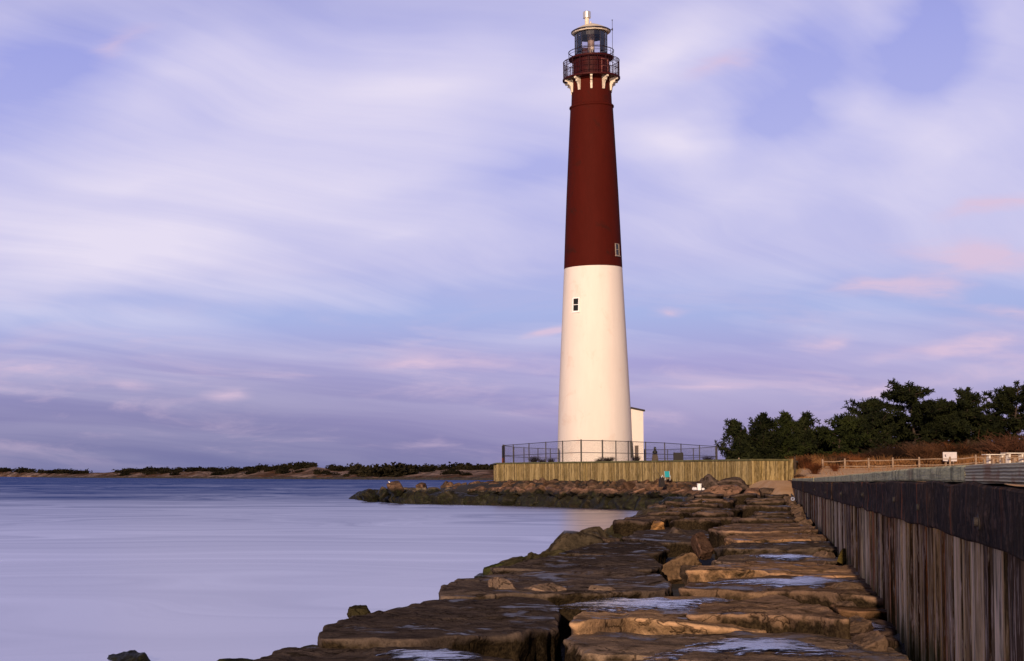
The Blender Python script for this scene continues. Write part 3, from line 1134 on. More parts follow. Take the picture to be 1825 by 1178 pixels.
def puddle(key, cx, cy, rx, ry, lift=.012, bow=0.0):
    """film of water over the slab: it follows the broad top, the rough bumps of the stone break its edge"""
    s = slabs[key]
    rnd = random.Random(hash((cx, cy)) % 1000)
    zc = s.c.z
    mb = MB()
    N, K = 64, 16
    vs = []
    for i in range(K + 1):
        for j in range(N):
            th = 2 * math.pi * j / N
            t = i / K
            w = 1 + .75 * noise.noise(Vector((math.cos(th) * 1.5, math.sin(th) * 1.5, cx * .1))) + .3 * noise.noise(Vector((math.cos(th) * 4, math.sin(th) * 4, cx * .1)))
            px = cx + rx * t * w * math.cos(th)
            py = cy + ry * t * w * math.sin(th) + bow * ((px - cx) / rx) ** 2
            p = ground_at(px, py, zc)
            for _ in range(3):
                p = ground_at(px, py, s.low(p.x, p.y))
            vs.append((p.x, p.y, s.low(p.x, p.y) + lift * (1 - 2.2 * t ** 4)))
    fs = [(i * N + j, (i + 1) * N + j, (i + 1) * N + (j + 1) % N, i * N + (j + 1) % N) for i in range(K) for j in range(N)]
    mb.add(vs, fs)
    o = mb.build('puddle_water', M_puddle, smooth_=True)
    at_ = o.data.attributes.new('edge', 'FLOAT', 'POINT')
    at_.data.foreach_set('value', [i / K for i in range(K + 1) for j in range(N)])
    tag(o, kind='structure')


puddle('R2', 1160, 1076, 135, 14, .020)
puddle('R1', 1350, 1151, 160, 17, .016, 12)
puddle('R4', 1430, 1036, 120, 11, .014, 3)
puddle('R6', 1405, 992, 85, 5, .014)
puddle('S1', 765, 1168, 90, 15, .014)
puddle('W1', 1545, 1117, 50, 9, .014)

# named boulders near by
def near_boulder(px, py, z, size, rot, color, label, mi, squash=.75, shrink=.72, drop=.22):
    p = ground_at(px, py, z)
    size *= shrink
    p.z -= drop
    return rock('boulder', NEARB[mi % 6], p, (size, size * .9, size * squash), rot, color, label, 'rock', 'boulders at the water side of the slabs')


near_boulder(925, 1010, .55, 1.05, (.2, .1, .4), (.17, .24, .09), 'green mossy boulder at the water line left of the dark slabs', 0, .75, .72, .32)
near_boulder(872, 1020, .3, .55, (.2, .5, 1.4), (.14, .16, .09), 'small black mossy boulder left of the green one at the water', 1)
near_boulder(1000, 995, .8, .75, (.4, .1, 2.4), (.22, .22, .19), 'dark boulder touching the water right of the green mossy one', 1, .75, .72, .3)
near_boulder(1050, 972, .75, .95, (.1, .3, 1.0), (.16, .17, .12), 'rounded blackish green boulder at the water edge', 2, .75, .72, .5)
near_boulder(1112, 955, .8, .9, (.5, .2, .2), (.28, .28, .22), 'black boulder left of the orange lit one', 3, .75, .72, .4)
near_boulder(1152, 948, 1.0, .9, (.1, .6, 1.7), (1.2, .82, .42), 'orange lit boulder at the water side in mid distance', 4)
near_boulder(1207, 956, 1.0, .95, (.3, .1, 2.9), (.45, .42, .42), 'dark boulder with pinkish top right of the orange lit one', 5)
near_boulder(1212, 1006, 1.0, .54, (.8, .5, .6), (.6, .49, .38), 'tan pointed triangular rock wedged between slabs', 3, 1.15, .62, .05)
near_boulder(1252, 976, 1.08, .48, (.5, .9, 2.0), (.36, .27, .25), 'dark red pointed rock standing between slabs', 2, 1.25, .62, .05)
near_boulder(1245, 1030, .95, .30, (.4, .9, 1.0), (.2, .18, .18), 'small black rock in the hollow left of the brown slab', 1, .9, 1.0, 0)
near_boulder(646, 1097, 1.10, .16, (.4, .2, 1.0), (.12, .13, .09), 'little dark weed covered rock on the left rim of the largest slab', 0, .7, 1.0, 0)
near_boulder(230, 1215, -.3, .64, (.2, .2, .9), (.3, .32, .22), 'black weed topped rock at the bottom left in the water', 5, .75, 1.0, 0)
near_boulder(402, 1210, .05, .42, (.5, .2, .3), (.2, .21, .15), 'small black weedy rock just left of the bottom slab', 4, .8, 1.0, 0)
near_boulder(1503, 992, 1.28, .13, (.1, .2, .5), (.35, .33, .13), 'small yellow mossy block at the foot of the bulkhead', 3, 1.1, 1.0, 0)
near_boulder(905, 1060, 1.08, .3, (.1, .4, .4), (.9, .8, .75), 'pale broken chunk on the front edge of the long dark slab, left one', 2, .55, 1.0, 0)
near_boulder(962, 1063, 1.07, .34, (.6, .4, 2.4), (.9, .8, .75), 'pale broken chunk on the front edge of the long dark slab, middle one', 4, .6, 1.0, 0)
near_boulder(1068, 1063, 1.07, .28, (.2, .1, 4.4), (.9, .8, .75), 'pale broken chunk on the front edge of the long dark slab, right one', 1, .6, 1.0, 0)
# fill rocks at the water side and wall foot
rr = random.Random(5)
for i in range(46):
    Y = rr.uniform(20, 88)
    u = rr.uniform(5.9, 7.6)
    sz = rr.uniform(.45, .95)
    rock('boulder', rr.choice(NEARB), (wall_x(Y) - u, Y, wall_base(Y) - .55 - (u - 5.9) * .55 - rr.uniform(0, .2)), (sz, sz * rr.uniform(.8, 1.2), sz * .75),
         (rr.uniform(-.5, .5), rr.uniform(-.5, .5), rr.uniform(0, 6)), [(.3, .3, .26), (.2, .2, .17), (.42, .38, .36), (.25, .27, .18)][i % 4],
         'dark weedy boulder in the tumbled edge between slabs and water', 'rock', 'boulders at the tumbled edge')
for i in range(34):
    Y = 13 + i * 2.1 + rr.uniform(-.5, .5)
    sz = rr.uniform(.12, .24)
    rock('boulder', rr.choice(NEARB), (wall_x(Y) - .15 - rr.uniform(.1, .4), Y, wall_base(Y) - .02), (sz, sz * 1.2, sz * .7),
         (rr.uniform(-.5, .5), rr.uniform(-.5, .5), rr.uniform(0, 6)), (.5, .43, .4),
         'small dark rock jammed against the foot of the bulkhead', 'rock', 'small rocks at the bulkhead foot')

# ------------------------------------------------------------------ far jetty and platform
ZT, ZB = 3.80, 2.38
WALL = [at(886, 840, 148.75), at(1000, 840, 139.2), at(1130, 840, 129.4), at(1235, 840, 121.6), at(1340, 840, 114.4), at(1405, 840, 115.5)]
WATERLINE = [ground_at(*q, 0) for q in [(1225, 913), (1180, 911), (1100, 908), (1000, 904), (900, 901), (800, 899), (720, 897.5), (660, 893), (634, 889)]]


def path_point(path, t):
    """t in metres along a polyline"""
    for a, b in zip(path, path[1:]):
        l = (b - a).to_2d().length
        if t <= l:
            d = (b - a).to_2d().normalized()
            p = a.lerp(b, t / l)
            return Vector((p.x, p.y, 0)), Vector((d.x, d.y, 0))
        t -= l
    d = (path[-1] - path[-2]).to_2d().normalized()
    return Vector((path[-1].x, path[-1].y, 0)), Vector((d.x, d.y, 0))


def path_len(path):
    return sum((b - a).to_2d().length for a, b in zip(path, path[1:]))


PL = path_len(WATERLINE)
# fill under the jetty and platform: earth body
def build_jetty_bed():
    mb = MB()
    inner = [(45, 118), (39.5, 114.8), (36.9, 114.6), (32.0, 129.6), (24.0, 148.9), (20, 160), (15, 178)]
    vs, n = [], 40
    wall2 = [Vector((x, y, 0)) for x, y in inner]
    wl = path_len(wall2)
    for i in range(n + 1):
        w, d = path_point(WATERLINE, PL * i / n)
        b, _ = path_point(wall2, wl * i / n)
        tail = smooth(.55, .85, i / n)
        zb = lerp(ZB, 1.15, tail)
        o = (w - b).normalized()
        for q, z in ((0, zb - .1), (.35, zb - .5), (.8, .45), (1.0, -.1)):
            p = b.lerp(w, q)
            vs.append((p.x, p.y, z))
        p = w + o * 1.5
        vs.append((p.x, p.y, -2))
    fs = [(i * 5 + j, i * 5 + j + 1, (i + 1) * 5 + j + 1, (i + 1) * 5 + j) for i in range(n) for j in range(4)]
    mb.add(vs, fs)
    tag(mb.build('jetty_rubble_slope', M_bed, smooth_=True), kind='structure')


build_jetty_bed()
rr = random.Random(77)


def jetty_rock(p, size, color, label, group, rz=None):
    return rock('boulder', rr.choice(BOULDERS), p, size, (rr.uniform(-.35, .35), rr.uniform(-.35, .35), rr.uniform(0, 6.3) if rz is None else rz), color, label, 'rock', group)


t = .5
while t < PL:
    p, d = path_point(WATERLINE, t)
    inn = Vector((d.y, -d.x, 0))
    tail = smooth(PL * .62, PL * .95, t)
    sx = rr.uniform(1.0, 1.6)
    g = rr.uniform(.6, 1.3)
    jetty_rock(p + inn * .7 + Vector((0, 0, rr.uniform(.25, .45))), (sx, sx * .85, .85 * (1 - .35 * tail)), (g, g * .95, g * .85),
               'dark algae coated boulder at the waterline of the far jetty', 'jetty boulders at the waterline', math.atan2(d.y, d.x) + rr.uniform(-.3, .3))
    if tail < .75 and True:
        sx = rr.uniform(.8, 1.3)
        jetty_rock(p + inn * rr.uniform(1.9, 2.4) + Vector((0, 0, rr.uniform(.75, .95) - .35 * tail)), (sx, sx * .9, .62), (g * .9, g * .9, g * .8),
                   'dark flat topped boulder in the middle tier of the far jetty', 'jetty boulders in the middle tier')
    t += sx * 1.45
# pinkish ledge slabs and tumbled warm boulders below the wooden wall
t = 1.0
wallpath = list(reversed(WALL[:-1])) + [at(860, 850, 151), at(800, 858, 156)]
WL = path_len(wallpath)
while t < WL:
    p, d = path_point(wallpath, t)
    out = Vector((-d.y, d.x, 0))
    if out.y > 0:
        out = -out
    end = smooth(WL - 12, WL, t)
    g = rr.uniform(.8, 1.5)
    c1 = rr.choice([(.46 * g, .35 * g, .28 * g), (.34 * g, .28 * g, .26 * g), (.26 * g, .23 * g, .23 * g), (.33 * g, .27 * g, .25 * g)])
    s = rr.uniform(.38, .66)
    jetty_rock(p + out * rr.uniform(.5, .8) + Vector((0, 0, ZB - .52 - .3 * end)), (s, s * .9, s * .85), c1, 'tumbled brown boulder at the foot of the wooden wall', 'boulders under the wooden wall')
    s = rr.uniform(.45, .85)
    g = rr.uniform(.8, 1.5)
    c2 = rr.choice([(.46 * g, .34 * g, .28 * g), (.32 * g, .27 * g, .25 * g), (.3 * g, .25 * g, .24 * g)])
    if end < .8:
        jetty_rock(p + out * rr.uniform(1.4, 1.9) + Vector((0, 0, ZB - .85 - .3 * end)), (s * 1.1, s * .9, s * .7), c2, 'warm brown boulder just below the wall foot stones', 'boulders below the wall foot')
        if rr.random() < .75:
            s = rr.uniform(.8, 1.3)
            jetty_rock(p + out * rr.uniform(2.4, 2.9) + Vector((0, 0, ZB - 1.15 - .3 * end)), (s, s * .8, .38), (.62 * g, .47 * g, .44 * g),
                       'flat pinkish ledge stone above the dark jetty boulders', 'flat ledge stones')
    t += rr.uniform(.85, 1.25)
for px, py, Y, s, lab in [(705, 871, 152, .95, 'rounded brown boulder the white gull stands on'), (752, 869, 153, .6, 'lone brown boulder on the jetty tail right of the gull'),
                          (684, 878, 155, .7, 'black pointed boulder near the tip of the jetty'), (660, 884, 161, .9, 'low black boulder at the tip of the jetty')]:
    rock('boulder', BOULDERS[int(px) % 9], at(px, py, Y), (s * 1.15, s, s * .85), (.1, .2, px), (.45, .36, .33) if s != .7 else (.3, .3, .28), lab, 'rock')
# larger stones at the inner corner
for i, (px, py, Y, sx, sy, sz, c, lab) in enumerate([
        (1285, 876, 108, 1.8, 1.2, .45, (.85, .63, .56), 'large flat pinkish boulder near the white bucket'),
        (1265, 862, 116, 1.0, .8, .6, (.35, .33, .36), 'dark bluish rock behind the large pinkish boulder'),
        (1307, 862, 113, 1.3, .9, .45, (.35, .32, .33), 'grey slab leaning under the wooden wall near its sand end'),
        (1345, 882, 98, 1.1, .9, .5, (.85, .63, .54), 'pale brown boulder between the pinkish boulder and bulkhead end'),
        (1375, 880, 97, .9, .8, .4, (.35, .31, .3), 'dark stone just below the spilled sand'),
        (1325, 893, 90, 1.2, .9, .45, (.6, .55, .58), 'dark flat stone in front of the pale brown boulder'),
        (1255, 893, 96, 1.6, 1.0, .5, (.45, .42, .42), 'dark low stone at the inner corner of the bay'),
        (1220, 898, 101, 1.4, 1.1, .55, (.4, .38, .36), 'black stone closing the inner corner of the bay'),
        (1390, 893, 86, .9, .7, .3, (.5, .42, .4), 'brown stone beside the far end of the bulkhead')]):
    rock('boulder', BOULDERS[i], at(px, py, Y), (sx, sy, sz), (.05, -.08, i * 1.3), c, lab, 'rock')

# spilled sand between bulkhead end and platform
mb = MB()
vs = []
nx, ny = 14, 14
for i in range(nx + 1):
    for j in range(ny + 1):
        Y = lerp(84, 117, j / ny)
        xl = lerp(27.2, 36.6, (j / ny) ** .7)
        X = lerp(xl, wall_x(Y) + .3, i / nx)
        z = lerp(1.15, 2.34, smooth(0, .55, j / ny)) - .55 * (1 - smooth(0, .4, i / nx)) + .06 * noise.noise(Vector((X, Y, 0)))
        vs.append((X, Y, z))
fs = [(i * (ny + 1) + j, (i + 1) * (ny + 1) + j, (i + 1) * (ny + 1) + j + 1, i * (ny + 1) + j + 1) for i in range(nx) for j in range(ny)]
mb.add(vs, fs)
tag(mb.build('sand_slope', M_sand, smooth_=True), kind='structure')


def build_platform():
    # earth fill top
    back = [at(1420, 830, 140), at(1330, 826, 215), at(1010, 826, 222), at(880, 830, 165)]
    mb = MB()
    ring = [Vector((p.x, p.y, ZT - .06)) for p in WALL[:-1]] + [Vector((WALL[-1].x, WALL[-1].y, ZT - .06))] + [Vector((p.x, p.y, ZT - .06)) for p in back]
    mb.add(ring, [tuple(range(len(ring)))])
    m = plain('platform_turf', (.05, .045, .02), .9, .5, .6, bump=.6)
    tag(mb.build('platform_ground', m), kind='structure')
    root = empty('wooden_retaining_wall', (WALL[0].x, WALL[0].y, ZB), 0, 'long greenish wooden plank wall holding up the lighthouse platform above the jetty rocks', 'retaining wall')
    path = [at(880, 840, 158)] + WALL + [at(1422, 840, 135)]
    rnd = random.Random(9)
    for i, (a, b) in enumerate(zip(path, path[1:])):
        a2, b2 = Vector((a.x, a.y, 0)), Vector((b.x, b.y, 0))
        L = (b2 - a2).length
        ang = math.atan2(b2.y - a2.y, b2.x - a2.x)
        n = max(1, round(L / .19))
        prof = []
        for k in range(n):
            x0, x1 = L * k / n, L * (k + 1) / n
            off = rnd.uniform(-.012, .012)
            prof += [(x0 + .004, .02), (x0 + .012, -off - .01), (x1 - .012, -off - .01), (x1 - .004, .02)]
        vs = []
        for x, y in prof:
            for z in (ZT - .02 - ZB, .6, -.35):
                vs.append((x, y, z))
        fs = [(q * 3 + r, q * 3 + 1 + r, q * 3 + 4 + r, q * 3 + 3 + r) for q in range(len(prof) - 1) for r in range(2)]
        mb = MB()
        mb.add(vs, fs)
        o = mb.build('plank_panel', M_boards, root)
        o.location = (a2 - Vector((WALL[0].x, WALL[0].y, 0)))
        o.rotation_euler = (0, 0, ang)
        mb = MB()
        mb.box(-.03, L + .03 - .02 * (i % 2), -.09 - .003 * i, .26, ZT - .02 - ZB + .002 * i, ZT + .10 - ZB + .003 * i)
        o = mb.build('cap_board', M_capgreen, root)
        o.location = (a2 - Vector((WALL[0].x, WALL[0].y, 0)))
        o.rotation_euler = (0, 0, ang)
    c = WALL[-1] - WALL[0]
    mb = MB()
    mb.box(c.x - .02, c.x + .26, c.y - .30, c.y - .04, -.3, ZT + .13 - ZB)
    mb.build('corner_post', M_boards, root)


M_capgreen = plain('mossy_cap_board', (.10, .095, .04), .85, .4, 3, bump=.5)
build_platform()


# ------------------------------------------------------------------ lighthouse
LY = 187.5


def zpy(py, Y=LY):
    return at(1058, py, Y).z


def rad(half_px, py):
    p = at(1058, py, LY)
    depth = p.y * cp + (p.z - EYE) * sp
    return half_px * depth / F


TC = at(1059.6, 760, LY)
TB = Vector((TC.x, TC.y, 3.74))
CAMAZ = math.atan2(-TC.y, -TC.x)          # direction from the tower to the viewer


def build_lighthouse():
    root = empty('lighthouse', TB, 0, 'tall tapering lighthouse, white below and dark red above, with a glazed lantern', 'lighthouse')
    zr = lambda py: zpy(py) - TB.z
    # shaft profile (half widths measured at heights)
    prof = [(830, 66.2), (800, 65), (724, 62.6), (640, 58.6), (560, 54.6), (479, 50.7)]
    prof2 = [(479, 50.7), (420, 48.3), (350, 45.2), (280, 41.6), (230, 39.0), (192, 36.9)]
    def taper(pr, extra=()):
        out = []
        for (p0, h0), (p1, h1) in zip(pr, pr[1:]):
            for q in range(4):
                u = q / 4
                out.append((rad(lerp(h0, h1, u), lerp(p0, p1, u)), zr(lerp(p0, p1, u))))
        out.append((rad(pr[-1][1], pr[-1][0]), zr(pr[-1][0])))
        return out
    mb = MB()
    pr = taper(prof)
    pr[0] = (pr[0][0], 0.0)
    mb.lathe(pr, 96)
    w = mb.build('white_shaft', M_white, root, smooth_=True, angle=40)
    mb = MB()
    p2 = taper(prof2)
    p2 = [(r + .012, z) for r, z in p2]
    p2[0] = (p2[0][0], p2[0][1])
    zb = p2[-1][1]
    rb = p2[-1][0]
    p2 += [(rb - .10, zb + .02), (rad(34.2, 158), zr(158)), (rad(34.0, 150), zr(150)), (rad(34, 143), zr(143))]
    mb.lathe(p2, 96)
    red = mb.build('red_shaft', M_red, root, smooth_=True, angle=35)
    mb = MB()
    mb.lathe([(rb - .1, zb - .16), (rb + .05, zb - .14), (rb + .12, zb - .04), (rb + .12, zb + .08), (rb + .04, zb + .18), (rb - .1, zb + .22)], 96, cap=False)
    mb.build('belt_course', M_red, root, smooth_=True, angle=50)

    # gallery
    zd = zr(143.5)
    rd = rad(50, 143)
    rt = rad(34, 150)
    mb = MB()
    mb.lathe([(rt - .1, zd), (rd - .06, zd), (rd + .02, zd + .05), (rd + .02, zd + .20), (rd - .05, zd + .24), (rt - .3, zd + .24)], 40, cap=True)
    mb.build('gallery_deck', M_redmetal, root)
    for k in range(10):
        a = CAMAZ + 2 * math.pi * k / 10
        M = Matrix.Rotation(a, 4, 'Z')
        mb = MB()
        x0 = rt - .04
        e = rd - .12
        poly = [(x0, zd - .002), (e, zd - .002), (e, zd - .20), (e - .28, zd - .26), (e - .36, zd - .42), (e - .30, zd - .52), (e - .52, zd - .60), (x0 + .32, zd - .86), (x0 + .30, zd - 1.05), (x0 + .22, zd - 1.5), (x0, zd - 1.5)]
        mb.prism(poly, -.125, .125, M)
        mb.build('bracket', M_cream, root)
    # gallery cage
    zc = zr(110)
    cage = MB()
    rp = rd - .08
    for k in range(72):
        a = 2 * math.pi * k / 72
        ca, sa = math.cos(a), math.sin(a)
        cage.tube([(rp * ca, rp * sa, zd + .22), (rp * ca, rp * sa, zc)], .018, 4)
    for z, r in ((zd + .35, .025), (zd + 1.1, .035), (zd + 1.75, .022), (zc - .32, .022), (zc, .04)):
        cage.tube([(rp * math.cos(2 * math.pi * k / 48), rp * math.sin(2 * math.pi * k / 48), z) for k in range(48)], r, 5, True)
    rl = rad(39, 105)
    zl = zr(105.5)
    for k in range(20):
        a = 2 * math.pi * k / 20
        ca, sa = math.cos(a), math.sin(a)
        cage.tube([(rp * ca, rp * sa, zd + .22), (rp * ca, rp * sa, zc + .02), ((rl + .02) * ca, (rl + .02) * sa, zl - .02)], .035, 5)
    for k in range(20):
        a, a2 = 2 * math.pi * k / 20, 2 * math.pi * (k + 1) / 20
        cage.tube([(rp * math.cos(a), rp * math.sin(a), zd + .4), (rp * math.cos(a2), rp * math.sin(a2), zd + 1.1)], .018, 4)
    cage.build('gallery_railing', plain('railing_iron', (.025, .006, .010), .6, .3, 4, spec=.15), root)
    # watch room
    rw = rad(31.5, 120)
    mb = MB()
    mb.lathe([(rw, zd + .24), (rw, zl - .02)], 48, cap=False)
    for k in range(24):
        a = CAMAZ + 2 * math.pi * (k + .5) / 24
        M = Matrix.Rotation(a, 4, 'Z')
        mb.box(rw - .03, rw + .035, -.03, .03, zd + .25, zl - .05, M)
    wr = mb.build('watch_room', M_redmetal, root, angle=30)
    M = Matrix.Rotation(CAMAZ + R(47), 4, 'Z')
    mb = MB()
    for y0, y1, z0, z1 in ((-.55, -.45, .35, 2.2), (.45, .55, .35, 2.2), (-.45, .45, 2.1, 2.2), (-.45, .45, .35, .43), (-.45, .45, 1.3, 1.36)):
        mb.box(rw - .02, rw + .09, y0, y1, zd + z0, zd + z1, M)
    mb.build('doorway', plain('faded_red_frame', (.26, .09, .08), .6, .2, 4), wr)
    # lantern gallery
    mb = MB()
    mb.lathe([(rw - .2, zl - .12), (rl - .04, zl - .08), (rl + .03, zl - .03), (rl + .03, zl + .10), (rl - .03, zl + .14), (rw - .4, zl + .14)], 56)
    mb.build('lantern_deck', M_redmetal, root)
    zt = zr(92.5)
    mb = MB()
    ring = lambda r, z, n=64: [(r * math.cos(2 * math.pi * k / n), r * math.sin(2 * math.pi * k / n), z) for k in range(n)]
    mb.tube(ring(rl + .02, zt), .05, 6, True)
    mb.tube(ring(rl + .02, (zt + zl) / 2 + .1), .022, 5, True)
    for k in range(14):
        a = CAMAZ + 2 * math.pi * (k + .3) / 14
        mb.tube([((rl + .02) * math.cos(a), (rl + .02) * math.sin(a), zl + .1), ((rl + .02) * math.cos(a), (rl + .02) * math.sin(a), zt)], .025, 5)
    mb.build('lantern_railing', M_iron, root)
    # lantern room
    rg = rad(28.6, 75)
    ze = zr(59.5)
    lan = MB()
    lan.lathe([(rg + .03, zl + .14), (rg + .03, zl + .30), (rg - .05, zl + .32)], 16, cap=False)
    lan = lan.build('lantern_room', M_iron, root)
    mb = MB()
    n = 16
    for k in range(n):
        a = CAMAZ + 2 * math.pi * (k + .5) / n
        a2 = CAMAZ + 2 * math.pi * (k + 1.5) / n
        q0 = (rg * math.cos(a), rg * math.sin(a))
        q1 = (rg * math.cos(a2), rg * math.sin(a2))
        mb.tube([(q0[0], q0[1], zl + .2), (q0[0], q0[1], ze)], .028, 5)
        for z in (zl + .32, zl + 1.25, zl + 2.15, ze - .05):
            mb.tube([(q0[0], q0[1], z), (q1[0], q1[1], z)], .014, 4)
    mb.build('glazing_bars', M_iron, lan)
    mb = MB()
    mb.lathe([(rg - .02, zl + .3), (rg - .02, ze)], 16, cap=False)
    gp = mb.build('glass', M_glass, lan)
    gp.rotation_euler = (0, 0, CAMAZ + math.pi / 16)
    # inside: ceiling liner, lens column
    mb = MB()
    mb.lathe([(rg - .15, ze - .55), (rg - .12, ze - .02), (.3, ze + .1)], 24, cap=False)
    mb.build('lantern_lining', M_dark, lan)
    mb = MB()
    mb.lathe([(.36, zl + .14), (.36, ze - .1)], 20)
    mb.build('lens_column', plain('brass_lens_housing', (.35, .25, .19), .5, .3, 2), lan)
    M = Matrix.Rotation(CAMAZ, 4, 'Z')
    mb = MB()
    mb.box(.6, .95, -1.1, -.35, zl + .15, zl + 1.2, M)
    mb.build('equipment_cabinet', M_redmetal, lan)
    mb = MB()
    mb.lathe([(.05, 0), (.07, .45), (.22, .5), (.26, .75), (.18, .95), (.04, 1.0)], 14)
    b = mb.build('beacon_lamp', M_cream, lan)
    b.location = M @ Vector((1.15, .15, zl + .3))
    # roof
    ro = rad(33.8, 60)
    mb = MB()
    mb.lathe([(rg - .1, ze - .03), (ro - .05, ze - .02), (ro - .02, ze + .18)], 16, cap=False)
    sof = mb.build('roof_soffit', M_cream, root)
    sof.rotation_euler = (0, 0, CAMAZ + math.pi / 16)
    mb = MB()
    mb.lathe([(ro - .06, ze + .16), (ro + .05, ze + .10), (ro + .06, ze + .22), (ro - .05, ze + .30)], 48, cap=False)
    mb.build('roof_rim', M_iron, root)
    za = zr(43) + .0
    mb = MB()
    mb.lathe([(ro - .03, ze + .27), (ro * .8, ze + .27 + (za - ze) * .22), (ro * .5, ze + .27 + (za - ze) * .52), (ro * .25, ze + .2 + (za - ze) * .78), (.25, za), (.05, za + .08)], 48, cap=True)
    roof = mb.build('lantern_roof', M_cream, root, smooth_=True, angle=40)
    mb = MB()
    mb.tube([(0, 0, za), (0, 0, za + .35)], [.12, .05], 8)
    mb.build('finial', M_cream, roof)
    vx = M @ Vector((.7, -.45, 0))
    z0, z1 = ze + .7, zr(33.5)
    mb = MB()
    mb.lathe([(.26, z0), (.26, z1)], 20)
    ve = mb.build('vent_stack', M_cream, roof)
    ve.location = (vx.x, vx.y, 0)
    zc0, zc1 = zr(35), zr(23.5)
    mb = MB()
    mb.lathe([(.30, zc0), (.46, zc0 + .02), (.46, zc1 - .06), (.40, zc1), (.1, zc1 + .03)], 24)
    vc = mb.build('vent_cap', M_steel, roof, smooth_=True, angle=40)
    vc.location = (vx.x, vx.y, 0)
    # antenna at the right of the lantern
    av = M @ Vector((.3, rad(37.2, 60), 0))
    mb = MB()
    mb.tube([(av.x, av.y, zl + .1), (av.x, av.y, zr(40))], .028, 5)
    an = mb.build('antenna', M_iron, root)
    mb = MB()
    mb.tube([(av.x, av.y, zr(40)), (av.x, av.y, zr(38.6))], .07, 6)
    mb.tube([(av.x, av.y, ze + .25), (av.x * .86, av.y * .86, ze + .2)], .05, 6)
    mb.tube([(av.x, av.y, ze + .12), (av.x, av.y, ze + .38)], .075, 6)
    mb.build('antenna_bracket', M_iron, an)

    # windows
    def window(az, py, half, wdt, hgt, parent, frame_mat):
        r = rad(half, py)
        a = CAMAZ + az
        M = Matrix.Rotation(a, 4, 'Z') @ Matrix.Translation((r, 0, zr(py)))
        sl = Matrix.Rotation(-R(2.6), 4, 'Y')
        M = M @ sl
        mb = MB()
        t = .13 if wdt > .85 else .08
        x0, x1 = -.25, .07
        for y0, y1, z0, z1 in ((-wdt / 2, -wdt / 2 + t, -hgt / 2, hgt / 2), (wdt / 2 - t, wdt / 2, -hgt / 2, hgt / 2), (-wdt / 2 + t, wdt / 2 - t, hgt / 2 - t, hgt / 2),
                               (-wdt / 2 + t, wdt / 2 - t, -hgt / 2, -hgt / 2 + t), (-wdt / 2 + t, wdt / 2 - t, -.035, .035)):
            mb.box(x0, x1, y0, y1, z0, z1, M)
        mb.box(-.25, .14, -wdt / 2 - .06, wdt / 2 + .06, -hgt / 2 - .09, -hgt / 2 - .004, M)
        w = mb.build('window', frame_mat, parent)
        mb = MB()
        mb.box(-.2, .012, -wdt / 2 + t * .8, wdt / 2 - t * .8, -hgt / 2 + t * .8, hgt / 2 - t * .8, M)
        mb.build('pane', M_dark, w)
    window(R(-33.5), 547, 54.0, .95, 1.72, w, plain('bright_white_frame', (.9, .9, .9), .5, .05, 8))
    window(R(57), 450, 49.6, .80, 1.45, red, plain('dull_window_frame', (.30, .25, .22), .6, .15, 8))
    window(R(76), 110 + 690, 65.0, .8, 1.9, w, M_dark)
    # rust run-off below the white window is part of the paint
    return root


build_lighthouse()


def build_annex():
    a = at(1118, 823, LY - .8)
    b = at(1147.3, 823, LY - .8)
    loc = Vector((a.x, a.y, 3.74))
    root = empty('annex_building', loc, 0, 'small cream annex with a dark lean-to roof attached to the right side of the lighthouse', 'building')
    L = b.x - a.x
    zt = at(1147, 733.5, LY).z - 3.74
    zl = at(1122, 727.5, LY).z - 3.74
    mb = MB()
    vs = [(0, 0, 0), (L, 0, 0), (L, 3, 0), (0, 3, 0), (0, 0, zl), (L, 0, zt), (L, 3, zt), (0, 3, zl)]
    mb.add(vs, [(0, 1, 5, 4), (1, 2, 6, 5), (2, 3, 7, 6), (3, 0, 4, 7), (4, 5, 6, 7)])
    mb.build('wall', M_white, root)
    mb = MB()
    sl = (zt - zl) / L
    poly = [(-.1, zl + .02 - sl * .1), (L + .18, zt + .02 + sl * .18), (L + .18, zt + .22 + sl * .18), (-.1, zl + .24)]
    mb.prism(poly, -.18, 3.2)
    mb.build('roof', M_roofdark, root)
    mb = MB()
    for z0, z1 in ((.9, 2.45),):
        for q in range(12):
            z = lerp(z0, z1, q / 12)
            mb.box(.93, 1.30, -.05, .06, z, z + .1)
    mb.box(.90, 1.33, -.03, .05, .86, 2.5)
    win = mb.build('louvred_window', plain('louvre_grey', (.12, .09, .075), .7, .2, 5), root)


build_annex()


# ------------------------------------------------------------------ fences
def chainlink_material():
    m = bpy.data.materials.new('chain_link')
    m.use_nodes = True
    t = NT(m.node_tree)
    t.n.clear()
    out = t.new('ShaderNodeOutputMaterial')
    tc = t.new('ShaderNodeTexCoord').outputs['UV']
    u, v, _ = t.sep(tc)
    s = .09

    def band(e):
        f = t.math('FRACT', t.math('DIVIDE', e, s))
        return t.math('LESS_THAN', f, .085)
    wire = t.math('MAXIMUM', band(t.math('ADD', u, v)), band(t.math('SUBTRACT', u, v)))
    tr = t.new('ShaderNodeBsdfTransparent')
    d = t.new('ShaderNodeBsdfPrincipled')
    d.inputs['Base Color'].default_value = (.05, .045, .05, 1)
    d.inputs['Roughness'].default_value = .5
    mx = t.new('ShaderNodeMixShader')
    t.l.new(wire, mx.inputs[0])
    t.l.new(tr.outputs[0], mx.inputs[1])
    t.l.new(d.outputs[0], mx.inputs[2])
    t.l.new(mx.outputs[0], out.inputs[0])
    return m


M_chain = chainlink_material()


